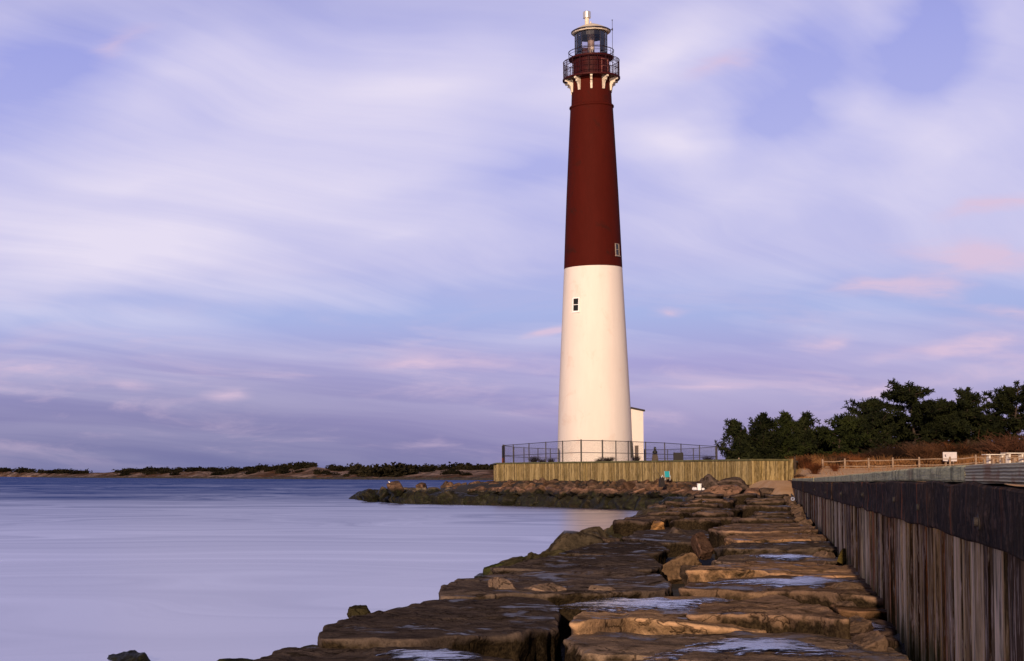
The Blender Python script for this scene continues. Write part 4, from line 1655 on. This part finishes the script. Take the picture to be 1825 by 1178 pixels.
def chain_fence(posts, label, ztop=5.83, thick=None):
    pts = [at(px, 830, Y) for px, Y in posts]
    base = Vector((pts[0].x, pts[0].y, ZT - .05))
    root = empty('chain_link_fence', base, 0, label, 'fence')
    L = [Vector((p.x - base.x, p.y - base.y, 0)) for p in pts]
    ht = ztop - base.z
    for i, p in enumerate(L):
        mb = MB()
        r = .05 if i not in (0, 5, 6, len(L) - 1) else .07
        mb.tube([p, p + Vector((0, 0, ht + (.06 if r > .06 else .03)))], r, 8)
        mb.build('post', M_fence, root)
    for z, r in ((ht - .02, .032), (ht * .47, .03)):
        mb = MB()
        mb.tube([p + Vector((0, 0, z)) for p in L], r, 6)
        mb.build('rail', M_fence, root)
    me = bpy.data.meshes.new('chain_link_mesh')
    vs = [tuple(p + Vector((0, 0, z))) for p in L for z in (.05, ht - .02)]
    fs = [(2 * i, 2 * i + 2, 2 * i + 3, 2 * i + 1) for i in range(len(L) - 1)]
    me.from_pydata(vs, [], fs)
    uv = me.uv_layers.new(name='uv')
    acc = [0]
    for a, b in zip(L, L[1:]):
        acc.append(acc[-1] + (b - a).length)
    for poly in me.polygons:
        for li in poly.loop_indices:
            vi = me.loops[li].vertex_index
            uv.data[li].uv = (acc[vi // 2], vs[vi][2])
    me.materials.append(M_chain)
    o = bpy.data.objects.new('chain_link_mesh', me)
    col.objects.link(o)
    o.parent = root
    return root


chain_fence([(897, 162.7), (915, 159.5), (943, 153.5), (973, 147.5), (1003, 143), (1036, 139), (1074, 141), (1098, 142.2), (1120, 143.7), (1151, 147), (1185, 150.5), (1214, 156), (1247, 163), (1278, 169)],
            'dark chain-link fence along the front of the lighthouse platform')
chain_fence([(899, 164), (916, 173), (934, 177), (959, 181), (981, 184), (996, 186)], 'dark chain-link fence on the back left of the platform, seen through the front fence')
chain_fence([(1149, 192), (1190, 190), (1236, 182), (1276, 171)], 'dark chain-link fence on the back right of the platform behind the signboard')

# dark panel at the fence's left end
root = empty('fence_banner', at(897, 826, 162), R(62), 'dark panel with a rusty lower half at the left corner of the chain-link fence', 'panel')
root.location.z = ZT - .05
mb = MB()
mb.box(-.35, .25, -.03, .03, .75, 2.0)
mb.build('panel', M_board, root)
mb = MB()
mb.box(-.35, .25, -.035, .035, .12, .745)
mb.build('lower_panel', plain('rusty_panel', (.18, .045, .02), .8, .4, 4), root)


def split_rail():
    pts = [(1466, 819, 132), (1505.5, 817.5, 131), (1548, 817, 130), (1591, 816, 129), (1638, 815, 128), (1693, 814.5, 126.5), (1739, 811, 125), (1790, 809, 123.5), (1845, 806, 122)]
    P = []
    for px, py, Y in pts:
        q = at(px, py, Y)
        P.append(q)
    base = P[0].copy()
    base.z = sand_z(base.x, base.y)
    root = empty('split_rail_fence', base, 0, 'weathered two rail wooden fence along the sand in front of the bushes', 'fence')
    for i, q in enumerate(P):
        lo = sand_z(q.x, q.y) - .1
        mb = MB()
        p0 = Vector((q.x, q.y, lo)) - base
        p1 = q - base
        mb.tube([p0, (p0 + p1) / 2 + Vector((.01, 0, 0)), p1, p1 + Vector((0, 0, .03))], [.085, .08, .075, .045], 7)
        mb.build('post', M_rail, root)
    for a, b in zip(P, P[1:]):
        for dz in (-.17, -.62):
            p0, p1 = a - base + Vector((0, 0, dz)), b - base + Vector((0, 0, dz + random.uniform(-.03, .03)))
            mb = MB()
            m = (p0 + p1) / 2 + Vector((0, 0, random.uniform(-.06, .03)))
            mb.tube([p0, m, p1], [.035, .05, .035], 6)
            mb.build('rail', M_rail, root)


split_rail()

# ------------------------------------------------------------------ small things
def camp_chair():
    p = at(1190, 856, 122)
    root = empty('folding_chair', p, R(62), 'teal folding beach chair standing on the rocks against the wooden wall', 'chair')
    root.scale = (.72, .72, .72)
    mb = MB()
    mb.prism([(-.18, .34), (.20, .30), (.20, .34), (-.18, .38)], -.25, .25)
    mb.build('seat', M_teal, root)
    mb = MB()
    mb.prism([(-.18, .38), (-.14, .36), (-.30, .98), (-.34, .96)], -.25, .25)
    mb.build('backrest', M_teal, root)
    for y in (-.26, .26):
        mb = MB()
        mb.tube([(-.32, y, .98), (-.16, y, .36), (.22, y, 0)], .016, 6)
        mb.build('leg', M_bucket, root)
        mb = MB()
        mb.tube([(.22, y, .52), (.16, y, .32), (-.26, y, 0)], .016, 6)
        mb.build('leg', M_bucket, root)
        mb = MB()
        mb.box(-.24, .24, y - .025, y + .025, .52, .55)
        mb.build('armrest', M_teal, root)


camp_chair()


def bucket():
    p = at(1246.5, 873.5, 113.5)
    root = empty('bucket', p, 0, 'white plastic bucket on the flat rocks in front of the wooden wall', 'bucket')
    mb = MB()
    mb.lathe([(.14, 0), (.16, .42), (.175, .43), (.175, .47), (.16, .47)], 24)
    mb.build('body', M_bucket, root, smooth_=True, angle=40)
    mb = MB()
    mb.tube([(.17 * math.cos(t), -.04 - .08 * math.sin(t), .43 - .12 * math.sin(t)) for t in [math.pi * i / 10 for i in range(11)]], .006, 5)
    mb.build('handle', M_fence, root)
    for dx, s, lab in ((-.30, .24, 'white plastic bag lying left of the bucket'), (.30, .17, 'white plastic bag lying right of the bucket')):
        me = boulder_mesh('plastic_bag', 90 + int(s * 100), 4, 1, M_bucket)
        rock('plastic_bag', me, p + Vector((dx, .1, s * .45)), (s, s * .7, s * .6), (.2, .1, dx * 3), (1, 1, 1), lab, 'bag')


bucket()
# gear bag and rods by the chair
root = empty('gear_bag', at(1179.5, 868, 119), R(15), 'dark bag hanging over the rocks beside the teal chair', 'bag')
mb = MB()
prof = [(-.18, 0), (.15, .02), (.2, .25), (.16, .62), (.06, .78), (-.1, .76), (-.2, .5)]
mb.prism(prof, -.12, .12)
mb.build('pouch', M_gear, root)
mb = MB()
mb.tube([(-.1, -.1, .7), (-.02, -.16, .9), (.08, -.1, .72)], .02, 6)
mb.build('strap', M_bucket, root)
for (a, b, lab) in (((1177, 850, 120.5), (1164, 828, 124), 'thin fishing rod leaning left against the wooden wall behind the dark bag'),
                    ((1207.5, 869, 117.5), (1206, 853, 118), 'thin short fishing rod standing upright in the rocks right of the chair')):
    p, q = at(*a), at(*b)
    root = empty('fishing_rod', p, 0, lab, 'fishing rod')
    mb = MB()
    mb.tube([Vector(), (q - p) * .3], .02, 6)
    mb.build('handle', M_gear, root)
    mb = MB()
    mb.tube([(q - p) * .3, (q - p)], [.014, .006], 5)
    mb.build('blank', M_fence, root)

# gull
def gull():
    p = at(697, 864.5, 151.6)
    root = empty('gull', p, R(170), 'white gull standing on the rounded boulder at the jetty tail', 'bird')
    mb = MB()
    secs = [(-.30, .20, .012), (-.2, .19, .05), (-.08, .17, .085), (.05, .18, .095), (.13, .22, .075), (.17, .28, .05), (.19, .33, .052), (.23, .34, .04), (.265, .33, .012)]
    mb.tube([(x, 0, z) for x, z, r in secs], [r for x, z, r in secs], 10)
    mb.build('body', M_gull, root, smooth_=True)
    for y in (-.07, .07):
        mb = MB()
        mb.prism([(-.34, .21), (-.1, .2), (.08, .2), (.06, .25), (-.1, .27)], y - .02, y + .02)
        mb.build('wing', M_gullgrey, root)
        mb = MB()
        mb.tube([(0.02, y * .5, .12), (.03, y * .5, 0)], .01, 5)
        mb.build('leg', M_orange, root)
    mb = MB()
    mb.tube([(.255, 0, .33), (.32, 0, .315)], [.014, .003], 6)
    mb.build('bill', M_orange, root)


gull()

# monument with bust
p = at(1167.5, 823, 160)
root = empty('bust_monument', (p.x, p.y, ZT - .05), CAMAZ, 'dark bust on a tapering stone pedestal behind the chain-link fence', 'monument')
mb = MB()
for (h0, w0), (h1, w1) in zip([(0, .40), (.12, .38), (1.05, .24)], [(.12, .38), (1.05, .24), (1.15, .28)]):
    mb.add([(-w0, -w0, h0), (w0, -w0, h0), (w0, w0, h0), (-w0, w0, h0), (-w1, -w1, h1), (w1, -w1, h1), (w1, w1, h1), (-w1, w1, h1)],
           [(0, 1, 5, 4), (1, 2, 6, 5), (2, 3, 7, 6), (3, 0, 4, 7), (4, 5, 6, 7), (3, 2, 1, 0)])
mb.build('pedestal', M_stone, root)
mb = MB()
mb.tube([(0, 0, 1.15), (0, 0, 1.22), (0, 0, 1.36), (0, 0, 1.46), (0, 0, 1.52), (.02, 0, 1.60), (.03, 0, 1.72), (.02, 0, 1.82), (0, 0, 1.86)], [.16, .24, .26, .18, .09, .12, .13, .09, .02], 14)
mb.build('bust', M_dark, root, smooth_=True)
# information board
p = at(1209, 823, 150)
root = empty('information_board', (p.x, p.y, ZT - .05), 0, 'dark information board on two legs inside the fence right of the bust', 'sign')
mb = MB()
mb.box(-.47, .47, -.05, .05, .38, 1.12)
mb.build('panel', M_board, root)
for x in (-.36, .36):
    mb = MB()
    mb.box(x - .05, x + .05, .052, .13, 0, 1.15)
    mb.build('post', M_board, root)
# white notice by the rail fence
p = at(1693, 823, 127.5)
root = empty('notice_board', (p.x, p.y, sand_z(p.x, p.y)), 0, 'square white notice board on the rail fence in front of the bushes', 'sign')
zb_ = at(1693, 822, 127.5).z - root.location.z
mb = MB()
mb.box(-.56, .56, -.02, .03, zb_, zb_ + .74)
bd = mb.build('panel', M_notice, root)
mb = MB()
mb.box(-.42, -.34, -.024, -.0201, zb_ + .42, zb_ + .55)
mb.box(-.40, -.32, -.0245, -.0202, zb_ + .36, zb_ + .43)
mb.box(-.26, -.255, -.024, -.0201, zb_ + .1, zb_ + .65)
mb.build('print', M_ink, bd)
for x in (-.3, .3):
    mb = MB()
    mb.box(x - .05, x + .05, .032, .12, -.1, zb_ + .6)
    mb.build('post', M_rail, root)
# lone posts
for px, py0, py1, Y, r, lab in [(1416.5, 836, 814, 118, .07, 'lone brown wooden post at the end of the wooden wall'), (1317, 824, 816.5, 119, .06, 'short grey post rising behind the wooden wall')]:
    a, b = at(px, py0, Y), at(px, py1, Y)
    mb = MB()
    mb.tube([Vector((0, 0, -.4)), (b - a) * .5, b - a, b - a + Vector((0, 0, .03))], [r, r, r * .95, r * .5], 8)
    o = mb.build('wooden_post', M_bark if px > 1400 else M_rail, loc=a)
    tag(o, lab, 'post')


# picnic tables
def picnic_table(px, py, Y, lab, rz=0.0):
    p = at(px, py, Y)
    g = sand_z(p.x, p.y)
    root = empty('picnic_table', (p.x, p.y, p.z - .78), rz, lab, 'table', 'white picnic tables by the bulkhead')
    mb = MB()
    mb.box(-.82, .82, -.38, .38, .72, .78)
    mb.build('tabletop', M_tablew, root)
    for x in (-.48, .48):
        mb = MB()
        mb.prism([(x - .09, .719), (x + .09, .719), (x + .05, .60), (x + .06, .0), (x - .06, .0), (x - .05, .60)], -.22, .22)
        mb.build('leg', M_tablew, root)
    for y in (-.68, .68):
        mb = MB()
        mb.box(-.82, .82, y - .14, y + .14, .40, .46)
        mb.build('bench', M_rail, root)
        for x in (-.48, .48):
            mb = MB()
            mb.box(x - .07, x + .07, y - .1, y + .1, -.35, .399)
            mb.build('bench_leg', M_rail, root)


picnic_table(1773, 809.5, 118, 'white picnic table farther from the right edge, in front of the rail fence')
picnic_table(1808, 807, 112, 'white picnic table nearer the right edge, behind the pale bulkhead cap', .1)
# little float near the wall
p = ground_at(1413, 894, 1.66)
mb = MB()
mb.tube([(0.06 * math.cos(t), 0, .06 + .06 * math.sin(t)) for t in [2 * math.pi * i / 16 for i in range(16)]], .025, 8, True)
o = mb.build('float_ring', M_paleblue, loc=(p.x, p.y, p.z + .05), smooth_=True)
tag(o, 'small pale blue ring lying at the far foot of the bulkhead', 'float')


# ------------------------------------------------------------------ vegetation
def tuft(mb, c, size, rnd, blades=8, up=.35, width=.16):
    for _ in range(blades):
        d = Vector((rnd.gauss(0, 1), rnd.gauss(0, 1), rnd.gauss(0, 1) + up)).normalized()
        s = d.cross(Vector((rnd.gauss(0, 1), rnd.gauss(0, 1), rnd.gauss(0, 1)))).normalized() * size * width
        l = size * rnd.uniform(.7, 1.2)
        o = len(mb.v)
        mb.v += [tuple(c - s), tuple(c + s), tuple(c + d * l + s * .6), tuple(c + d * l - s * .6)]
        mb.f.append((o, o + 1, o + 2, o + 3))


def conifer(px0, px1, ytop, ybase, Y, kind, label, seed, color=(1, 1, 1), dens=1.0):
    rnd = random.Random(seed)
    b = at((px0 + px1) / 2, ybase, Y)
    g = sand_z(b.x, b.y)
    top = at((px0 + px1) / 2, ytop, Y).z
    hgt = top - g
    wid = (px1 - px0) / F * Y * 1.5
    name = {'pine': 'pine_tree', 'cedar': 'cedar_tree'}[kind]
    root = empty(name, (b.x, b.y, g), 0, label, 'tree', 'evergreens behind the rail fence')
    trunk = MB()
    crown = MB()
    lean = Vector((rnd.uniform(-.06, .06), rnd.uniform(-.04, .04), 0)) * hgt
    tp = lambda t: Vector((lean.x * t + .12 * math.sin(t * 5 + seed), lean.y * t, hgt * t))
    trunk.tube([tp(i / 8 * .93) - Vector((0, 0, .2 if i == 0 else 0)) for i in range(9)], [lerp(.17, .03, i / 8) for i in range(9)], 7)
    nb = int((41 if kind == 'pine' else 76) * dens * max(.6, hgt / 6))
    for i in range(nb):
        if kind == 'pine':
            t = .10 + .88 * ((i + rnd.random()) / nb) ** .9
            prof = (.55 + .45 * math.sin(math.pi * min(1, (t - .1) / .75))) * (1 if t < .8 else lerp(1, .45, (t - .8) / .2))
        else:
            t = .03 + .95 * (i + rnd.random()) / nb
            prof = (1 - t) ** .75 * 1.05 + .12 + .18 * math.sin(t * 17 + seed) * (1 - t) if t > .2 else .85
        ln = wid * .5 * prof * rnd.choice([rnd.uniform(.45, .9), rnd.uniform(.75, 1.2)])
        az = rnd.uniform(0, 2 * math.pi)
        up = rnd.uniform(.0, .35) if kind == 'pine' else rnd.uniform(.2, .7)
        d = Vector((math.cos(az), math.sin(az), up))
        p0 = tp(t * .93)
        pts = [p0, p0 + d * ln * .5 + Vector((0, 0, -.04 * ln)), p0 + d * ln + Vector((0, 0, .08 * ln))]
        trunk.tube(pts, [.05 * (1 - t * .5), .03, .012], 4)
        nt = max(3, int(ln * (4.6 if kind == 'pine' else 5.0)))
        for q in range(nt):
            u = .25 + .78 * (q + rnd.random()) / nt
            c = pts[0].lerp(pts[1], u * 2) if u < .5 else pts[1].lerp(pts[2], (u - .5) * 2)
            for _ in range(3 if kind == 'pine' else 3):
                e = Vector((rnd.gauss(0, .2), rnd.gauss(0, .2), rnd.gauss(.04, .07 if kind == 'pine' else .13)))
                tuft(crown, c + e, .34 if kind == 'pine' else .28, rnd, 9, .5, .13)
    for _ in range(6):
        tuft(crown, tp(.97) + Vector((rnd.gauss(0, .1), rnd.gauss(0, .1), rnd.uniform(-.3, .05))), .34, rnd, 9, .9, .13)
    trunk.build('trunk', M_bark, root)
    c = crown.build('crown', M_needle, root)
    c.color = color + (1,)
    return root


TREES = [
    (1290, 1342, 748, 828, 136, 'cedar', 'dark bushy cedar at the left end of the trees, beside the fence corner'),
    (1330, 1392, 736, 828, 139, 'cedar', 'dark cedar with a ragged flat top, second tree from the fence corner'),
    (1384, 1428, 734, 828, 138, 'cedar', 'slim dark cedar with a sharp tip, third tree from the fence corner'),
    (1412, 1454, 735, 828, 142, 'cedar', 'cedar with a leaning tip left of the gap in the trees'),
    (1440, 1478, 762, 826, 146, 'cedar', 'smallest cedar in the gap between the two groups of trees'),
    (1464, 1524, 739, 826, 140, 'pine', 'spreading green pine right of the gap in the trees'),
    (1512, 1588, 711, 826, 143, 'cedar', 'pointed cedar left of the tallest pine'),
    (1560, 1700, 679, 826, 146, 'pine', 'tallest broad pine with layered branches on its left side'),
    (1640, 1735, 712, 826, 152, 'pine', 'dark pine filling the hollow right of the tallest pine'),
    (1690, 1768, 690, 826, 147, 'pine', 'round topped pine between the tallest pine and the right edge'),
    (1752, 1862, 680, 826, 145, 'pine', 'broad pine cut off by the right edge of the view'),
    (1500, 1570, 752, 826, 150, 'pine', 'low pine in shade under the pointed cedar'),
    (1322, 1370, 766, 828, 144, 'pine', 'low dark pine filling the space behind the two leftmost cedars'),
    (1366, 1424, 768, 828, 146, 'pine', 'low dark pine between the second and third cedars'),
    (1424, 1500, 782, 826, 150, 'pine', 'lowest dark pine across the foot of the gap in the trees'),
    (1590, 1680, 745, 826, 150, 'pine', 'dark lower pine in front of the hollow under the tallest pine'),
    (1710, 1800, 740, 826, 152, 'pine', 'dark lower pine behind the white picnic tables'),
]
for i, a in enumerate(TREES):
    conifer(*a, seed=100 + i, color=[(1, 1, 1), (.8, .8, .75), (1.15, 1.2, .9)][i % 3], dens=1.15)


def bush_mesh(name, seed, n=110, h=1.0, spread=.8, thick=.012):
    rnd = random.Random(seed)
    mb = MB()
    for i in range(n):
        az = rnd.uniform(0, 6.28)
        s = spread * rnd.uniform(.2, 1)
        d = Vector((math.cos(az) * s, math.sin(az) * s, rnd.uniform(.6, 1.0) * h))
        p0 = Vector((rnd.gauss(0, .12), rnd.gauss(0, .12), -.05))
        m = p0 + d * .5 + Vector((rnd.gauss(0, .08), rnd.gauss(0, .08), .08))
        e = p0 + d + Vector((rnd.gauss(0, .1), rnd.gauss(0, .1), 0))
        mb.tube([p0, m, e], [thick, thick * .8, thick * .35], 3)
        for _ in range(4):
            u = rnd.uniform(.3, .95)
            b0 = p0.lerp(m, u * 2) if u < .5 else m.lerp(e, (u - .5) * 2)
            b1 = b0 + Vector((rnd.gauss(0, .22), rnd.gauss(0, .22), rnd.uniform(.02, .3))) * h
            mb.tube([b0, b1], [thick * .6, thick * .3], 3)
    me = bpy.data.meshes.new(name)
    me.from_pydata(mb.v, [], mb.f)
    me.materials.append(M_twig)
    return me


BUSH = [bush_mesh('bare_shrub', 200 + i, 120, 1.0, .85) for i in range(4)]
rnd = random.Random(31)
nbush = 0
for i in range(70):
    px = rnd.uniform(1395, 1850)
    Y = rnd.uniform(133, 143)
    p = at(px, 828, Y)
    s = rnd.uniform(.7, 1.35) * (1.3 if px > 1560 else 1.0)
    if px > 1600 and rnd.random() < .5:
        s *= 1.4
    o = bpy.data.objects.new('bare_shrub', BUSH[i % 4])
    col.objects.link(o)
    o.location = (p.x, p.y, sand_z(p.x, p.y))
    o.scale = (s * 1.1, s * 1.1, s)
    o.rotation_euler = (0, 0, rnd.uniform(0, 6.28))
    g = rnd.choice([.4, .6, .8, 1.2])
    o.color = (g * .95, g * .9, g * .9, 1) if i % 3 else (g * 2.6, g * 1.7, g * 1.0, 1)
    tag(o, 'bare brown leafless shrub in the undergrowth below the evergreens', 'shrub', 'bare shrubs below the evergreens')
for px, Y, s, c, lab in [(1650, 129.5, 2.0, (1.2, 1.0, .8), 'tall pale branched bare shrub left of the white notice board'),
                         (1432, 133, 1.2, (1.5, 1.0, .7), 'reddish bare shrub at the left end of the rail fence'),
                         (1452, 100, .8, (1.6, .9, .5), 'orange tinted dry bush on the sand beside the bulkhead end'),
                         (1488, 108, .55, (1.8, 1.0, .6), 'low orange dry bush on the sand in front of the rail fence'),
                         (1425, 84, .45, (.5, .4, .35), 'dark dry weed drooping over the far end of the bulkhead'),
                         (1800, 131, 2.7, (1.3, 1.0, .9), 'pale bare shrub under the broad pine at the right edge')]:
    p = at(px, 828, Y)
    o = bpy.data.objects.new('bare_shrub', BUSH[int(px) % 4])
    col.objects.link(o)
    o.location = (p.x, p.y, sand_z(p.x, p.y) - .03)
    o.scale = (s, s, s)
    o.color = c + (1,)
    tag(o, lab, 'shrub')

# leafless plants on the platform
for px, Y, s, sz, lab in [(951, 160, .75, 1.0, 'dark dead plant with a tall stalk near the left end of the platform'), (966, 158, .6, .7, 'dark low dead plant left of the lighthouse base'),
                          (982, 161, .55, .8, 'dark clump of dead plant touching the left side of the lighthouse base'), (1082, 146, 1.0, .75, 'widest dark dead plant in front of the lighthouse base'),
                          (1068, 147, .6, .55, 'dark dead plant left of the widest one'), (1134, 152, .55, .95, 'dark leafy plant in front of the annex'),
                          (1122, 150, .4, .4, 'small dark plant left of the annex'), (1262, 160, .8, 1.0, 'dark bare plant near the right end of the chain-link fence'), (1240, 162, .6, .5, 'low dark weed right of the information board')]:
    p = at(px, 826, Y)
    root = bpy.data.objects.new('dead_plant', BUSH[int(px) % 4])
    col.objects.link(root)
    root.location = (p.x, p.y, ZT - .07)
    root.scale = (s, s, sz)
    root.rotation_euler = (0, 0, px)
    root.color = (.25, .22, .22, 1)
    tag(root, lab, 'plant')


def grass(name, items, mat, seed):
    rnd = random.Random(seed)
    mb = MB()
    for x, y, z, h in items:
        d = Vector((rnd.gauss(0, .25), rnd.gauss(0, .25), 1)) * h
        s = Vector((rnd.uniform(-1, 1), rnd.uniform(-1, 1), 0)).normalized() * .016
        p = Vector((x, y, z - .03))
        m = p + d * .55
        e = p + d + Vector((rnd.gauss(0, .12), rnd.gauss(0, .12), -.03)) * h
        o = len(mb.v)
        mb.v += [tuple(p - s), tuple(p + s), tuple(m - s * .8), tuple(m + s * .8), tuple(e)]
        mb.f += [(o, o + 1, o + 3, o + 2), (o + 2, o + 3, o + 4)]
    o = mb.build(name, mat)
    tag(o, kind='stuff')
    return o


rnd = random.Random(8)
items = []
for i in range(16000):
    px = rnd.uniform(1300, 1860)
    Y = rnd.uniform(133.5 - max(0, px - 1466) / 38, 139)
    p = at(px, 828, Y)
    k = noise.noise(Vector((p.x * .35, p.y * .25, 4)))
    if k < -.15:
        continue
    h = rnd.uniform(.35, .8) * (1 + 1.2 * max(0, k)) * 1.1
    items.append((p.x, p.y, sand_z(p.x, p.y), h))
grass('dry_grass', items, M_drygrass, 1)
items = []
for i in range(1200):
    px = rnd.uniform(1400, 1640)
    Y = rnd.uniform(84, 122)
    p = at(px, 835, Y)
    if p.x < wall_x(p.y) + .3:
        continue
    if noise.noise(Vector((p.x * .5, p.y * .3, 9))) < .12:
        continue
    items.append((p.x, p.y, sand_z(p.x, p.y), rnd.uniform(.1, .3)))
for i in range(2500):
    Y = rnd.uniform(36, 83)
    u = abs(rnd.gauss(0, .25))
    if noise.noise(Vector((Y * .4, 0, 2))) < -.1 + .5 * (Y < 55):
        continue
    x = wall_x(Y) + .05 + u * .5
    items.append((x, Y, 2.72 - wall_dip(Y) - .05, rnd.uniform(.08, .28)))
grass('beach_grass', items, M_drygrass, 2)
items = []
for i in range(7000):
    px = rnd.uniform(890, 1400)
    Yw = interp([(886, 148.75), (1000, 139.2), (1130, 129.4), (1235, 121.6), (1340, 114.4), (1405, 115.5)], px)
    Y = Yw + rnd.uniform(.5, 30)
    p = at(px, 826, Y)
    items.append((p.x, p.y, ZT - .06, rnd.uniform(.08, .34) * (1 if noise.noise(Vector((p.x * .6, p.y * .4, 1))) > 0 else .5)))
grass('platform_grass', items, M_darkgrass, 3)


# ------------------------------------------------------------------ far shore
def far_shore():
    m, t, b = material('far_dunes')
    pos = t.new('ShaderNodeNewGeometry').outputs['Position']
    n = t.noise(t.mapping(pos, scale=(1, .35, 1)), .035, 5, .65)
    n2 = t.noise(pos, .15, 4, .65)
    c = t.mix(t.ramp(n, [(.42, 0.0), (.58, 1.0)]), (.36, .25, .20), (.13, .06, .025))
    c = t.mix(t.ramp(n2, [(.46, 0.0), (.58, .9)]), c, (.03, .024, .014))
    t.put(b.inputs['Base Color'], c)
    b.inputs['Roughness'].default_value = .95
    b.inputs['Specular IOR Level'].default_value = .03
    shore = [(-120, 849.0), (0, 849.6), (70, 850.6), (100, 851.2), (300, 852.4), (500, 853.6), (700, 854.8), (885, 855.8), (1000, 857)]
    ridge = [(-120, 839), (0, 839.5), (60, 842), (155, 844), (165, 842.5), (220, 841), (300, 840), (360, 838.5), (400, 840), (460, 838), (520, 835), (560, 832.5), (600, 838), (640, 838), (680, 840), (720, 838), (800, 836), (885, 837), (1000, 834)]
    mb = MB()
    cols_, rows = 240, 9
    vs = []
    for i in range(cols_ + 1):
        px = lerp(-120, 1000, i / cols_)
        sy = interp(shore, px)
        p = ground_at(px, sy, 0)
        Y0 = p.y
        for j in range(rows):
            u = j / (rows - 1)
            Y = Y0 + 140 * u
            zt = at(px, interp(ridge, px), Y0 + 120).z
            prof = [(-.02, -.3), (0, .0), (.08, .18), (.2, .35), (.4, .5), (.6, .8), (.8, 1.0), (.9, .95), (1.0, .9)][j]
            X = (px - PX) / F * Y
            z = zt * prof[1] + .5 * noise.noise(Vector((X * .03, Y * .03, 0))) * (1 if 1 < j else 0)
            vs.append((X, Y0 + 140 * prof[0], z))
    fs = [(i * rows + j, (i + 1) * rows + j, (i + 1) * rows + j + 1, i * rows + j + 1) for i in range(cols_) for j in range(rows - 1)]
    mb.add(vs, fs)
    tag(mb.build('dune_terrain', m, smooth_=True), kind='structure')
    # low dark stone breakwater along that shore
    mb = MB()
    vs = []
    N = 300
    rnd = random.Random(4)
    for i in range(N + 1):
        px = lerp(68, 1000, i / N)
        p = ground_at(px, interp(shore, px) + .15, 0)
        hh = 1.25 + .3 * rnd.uniform(-1, 1)
        jj = rnd.uniform(-.4, .4)
        vs += [(p.x, p.y - 2 + jj, -.3), (p.x, p.y - 1.2 + jj, hh * .7), (p.x, p.y + jj, hh), (p.x, p.y + 2.5, hh * .9), (p.x, p.y + 3.5, -.2)]
    fs = [(i * 5 + j, (i + 1) * 5 + j, (i + 1) * 5 + j + 1, i * 5 + j + 1) for i in range(N) for j in range(4)]
    mb.add(vs, fs)
    tag(mb.build('far_breakwater', plain('breakwater_stone', (.035, .028, .022), .9, .5, .3)), 'long low black stone breakwater along the far shore', 'breakwater')
    # shrubs
    meshes = []
    for s in range(5):
        rn = random.Random(300 + s)
        q = MB()
        for _ in range(230):
            d = Vector((rn.gauss(0, .55), rn.gauss(0, .5), abs(rn.gauss(.3, .3))))
            tuft(q, d, .22, rn, 6, .5, .35)
        me = bpy.data.meshes.new('dune_shrub')
        me.from_pydata(q.v, [], q.f)
        me.materials.append(M_scrub)
        meshes.append(me)

    def shrub(px, back, hpx, wpx, lab, group):
        Y0 = ground_at(px, interp(shore, px), 0).y
        Y = Y0 + back
        u = back / 140
        zt = at(px, interp(ridge, px), Y0 + 120).z
        z = zt * interp([(0, 0), (.08, .18), (.2, .35), (.4, .5), (.6, .8), (.8, 1), (1, .9)], u)
        o = bpy.data.objects.new('dune_shrub', rnd.choice(meshes))
        col.objects.link(o)
        X = (px - PX) / F * Y
        o.location = (X, Y, z - .3)
        sz = hpx / F * Y * (1.35 if px > 450 else 1.0)
        o.scale = (wpx / F * Y / 2.0, wpx / F * Y / 2.0, sz * 1.25)
        o.rotation_euler = (0, 0, rnd.uniform(0, 6))
        g = rnd.choice([.5, .8, 1.1])
        o.color = (g * 1.1, g, g * .9, 1)
        tag(o, lab, 'shrub', group)
    for px, back, h, w, lab in [(265, 112, 7, 17, 'rounded dark tree standing highest on the left far dunes'), (292, 112, 6, 22, 'wide dark shrub right of the rounded tree on the far dunes'),
                                (638, 75, 10, 26, 'pale brown bushy clump on the far dunes above the gull'), (700, 40, 13, 66, 'large black thicket on the far shore behind the gull'),
                                (660, 35, 9, 40, 'black thicket on the far shore left of the largest one'), (545, 115, 6, 34, 'dark thicket on the brown dune top of the far shore'), (820, 118, 7, 44, 'dark wooded hump on the far dunes left of the wooden wall')]:
        shrub(px, back, h, w, lab, None)
    for i in range(190):
        px = rnd.uniform(-20, 900)
        if 160 < px < 215:
            continue
        if px < 158:
            shrub(px, 112, rnd.uniform(3, 6), rnd.uniform(12, 26), 'low dark shrub along the crest of the far dunes', 'shrubs on the far dune crest')
        elif i % 3:
            shrub(px, rnd.uniform(104, 120), rnd.uniform(3, 6), rnd.uniform(12, 30), 'low dark shrub along the crest of the far dunes', 'shrubs on the far dune crest')
        else:
            shrub(px, rnd.uniform(25, 90), rnd.uniform(2.5, 5), rnd.uniform(8, 24), 'small dark shrub on the sandy face of the far dunes', 'shrubs on the far dune face')


far_shore()

# ------------------------------------------------------------------ render settings
sc.render.engine = 'CYCLES'
sc.cycles.use_denoising = True
sc.cycles.max_bounces = 6
sc.cycles.transparent_max_bounces = 16
sc.view_settings.view_transform = 'Standard'
sc.view_settings.look = 'None'
sc.view_settings.exposure = 0
sc.view_settings.gamma = 1
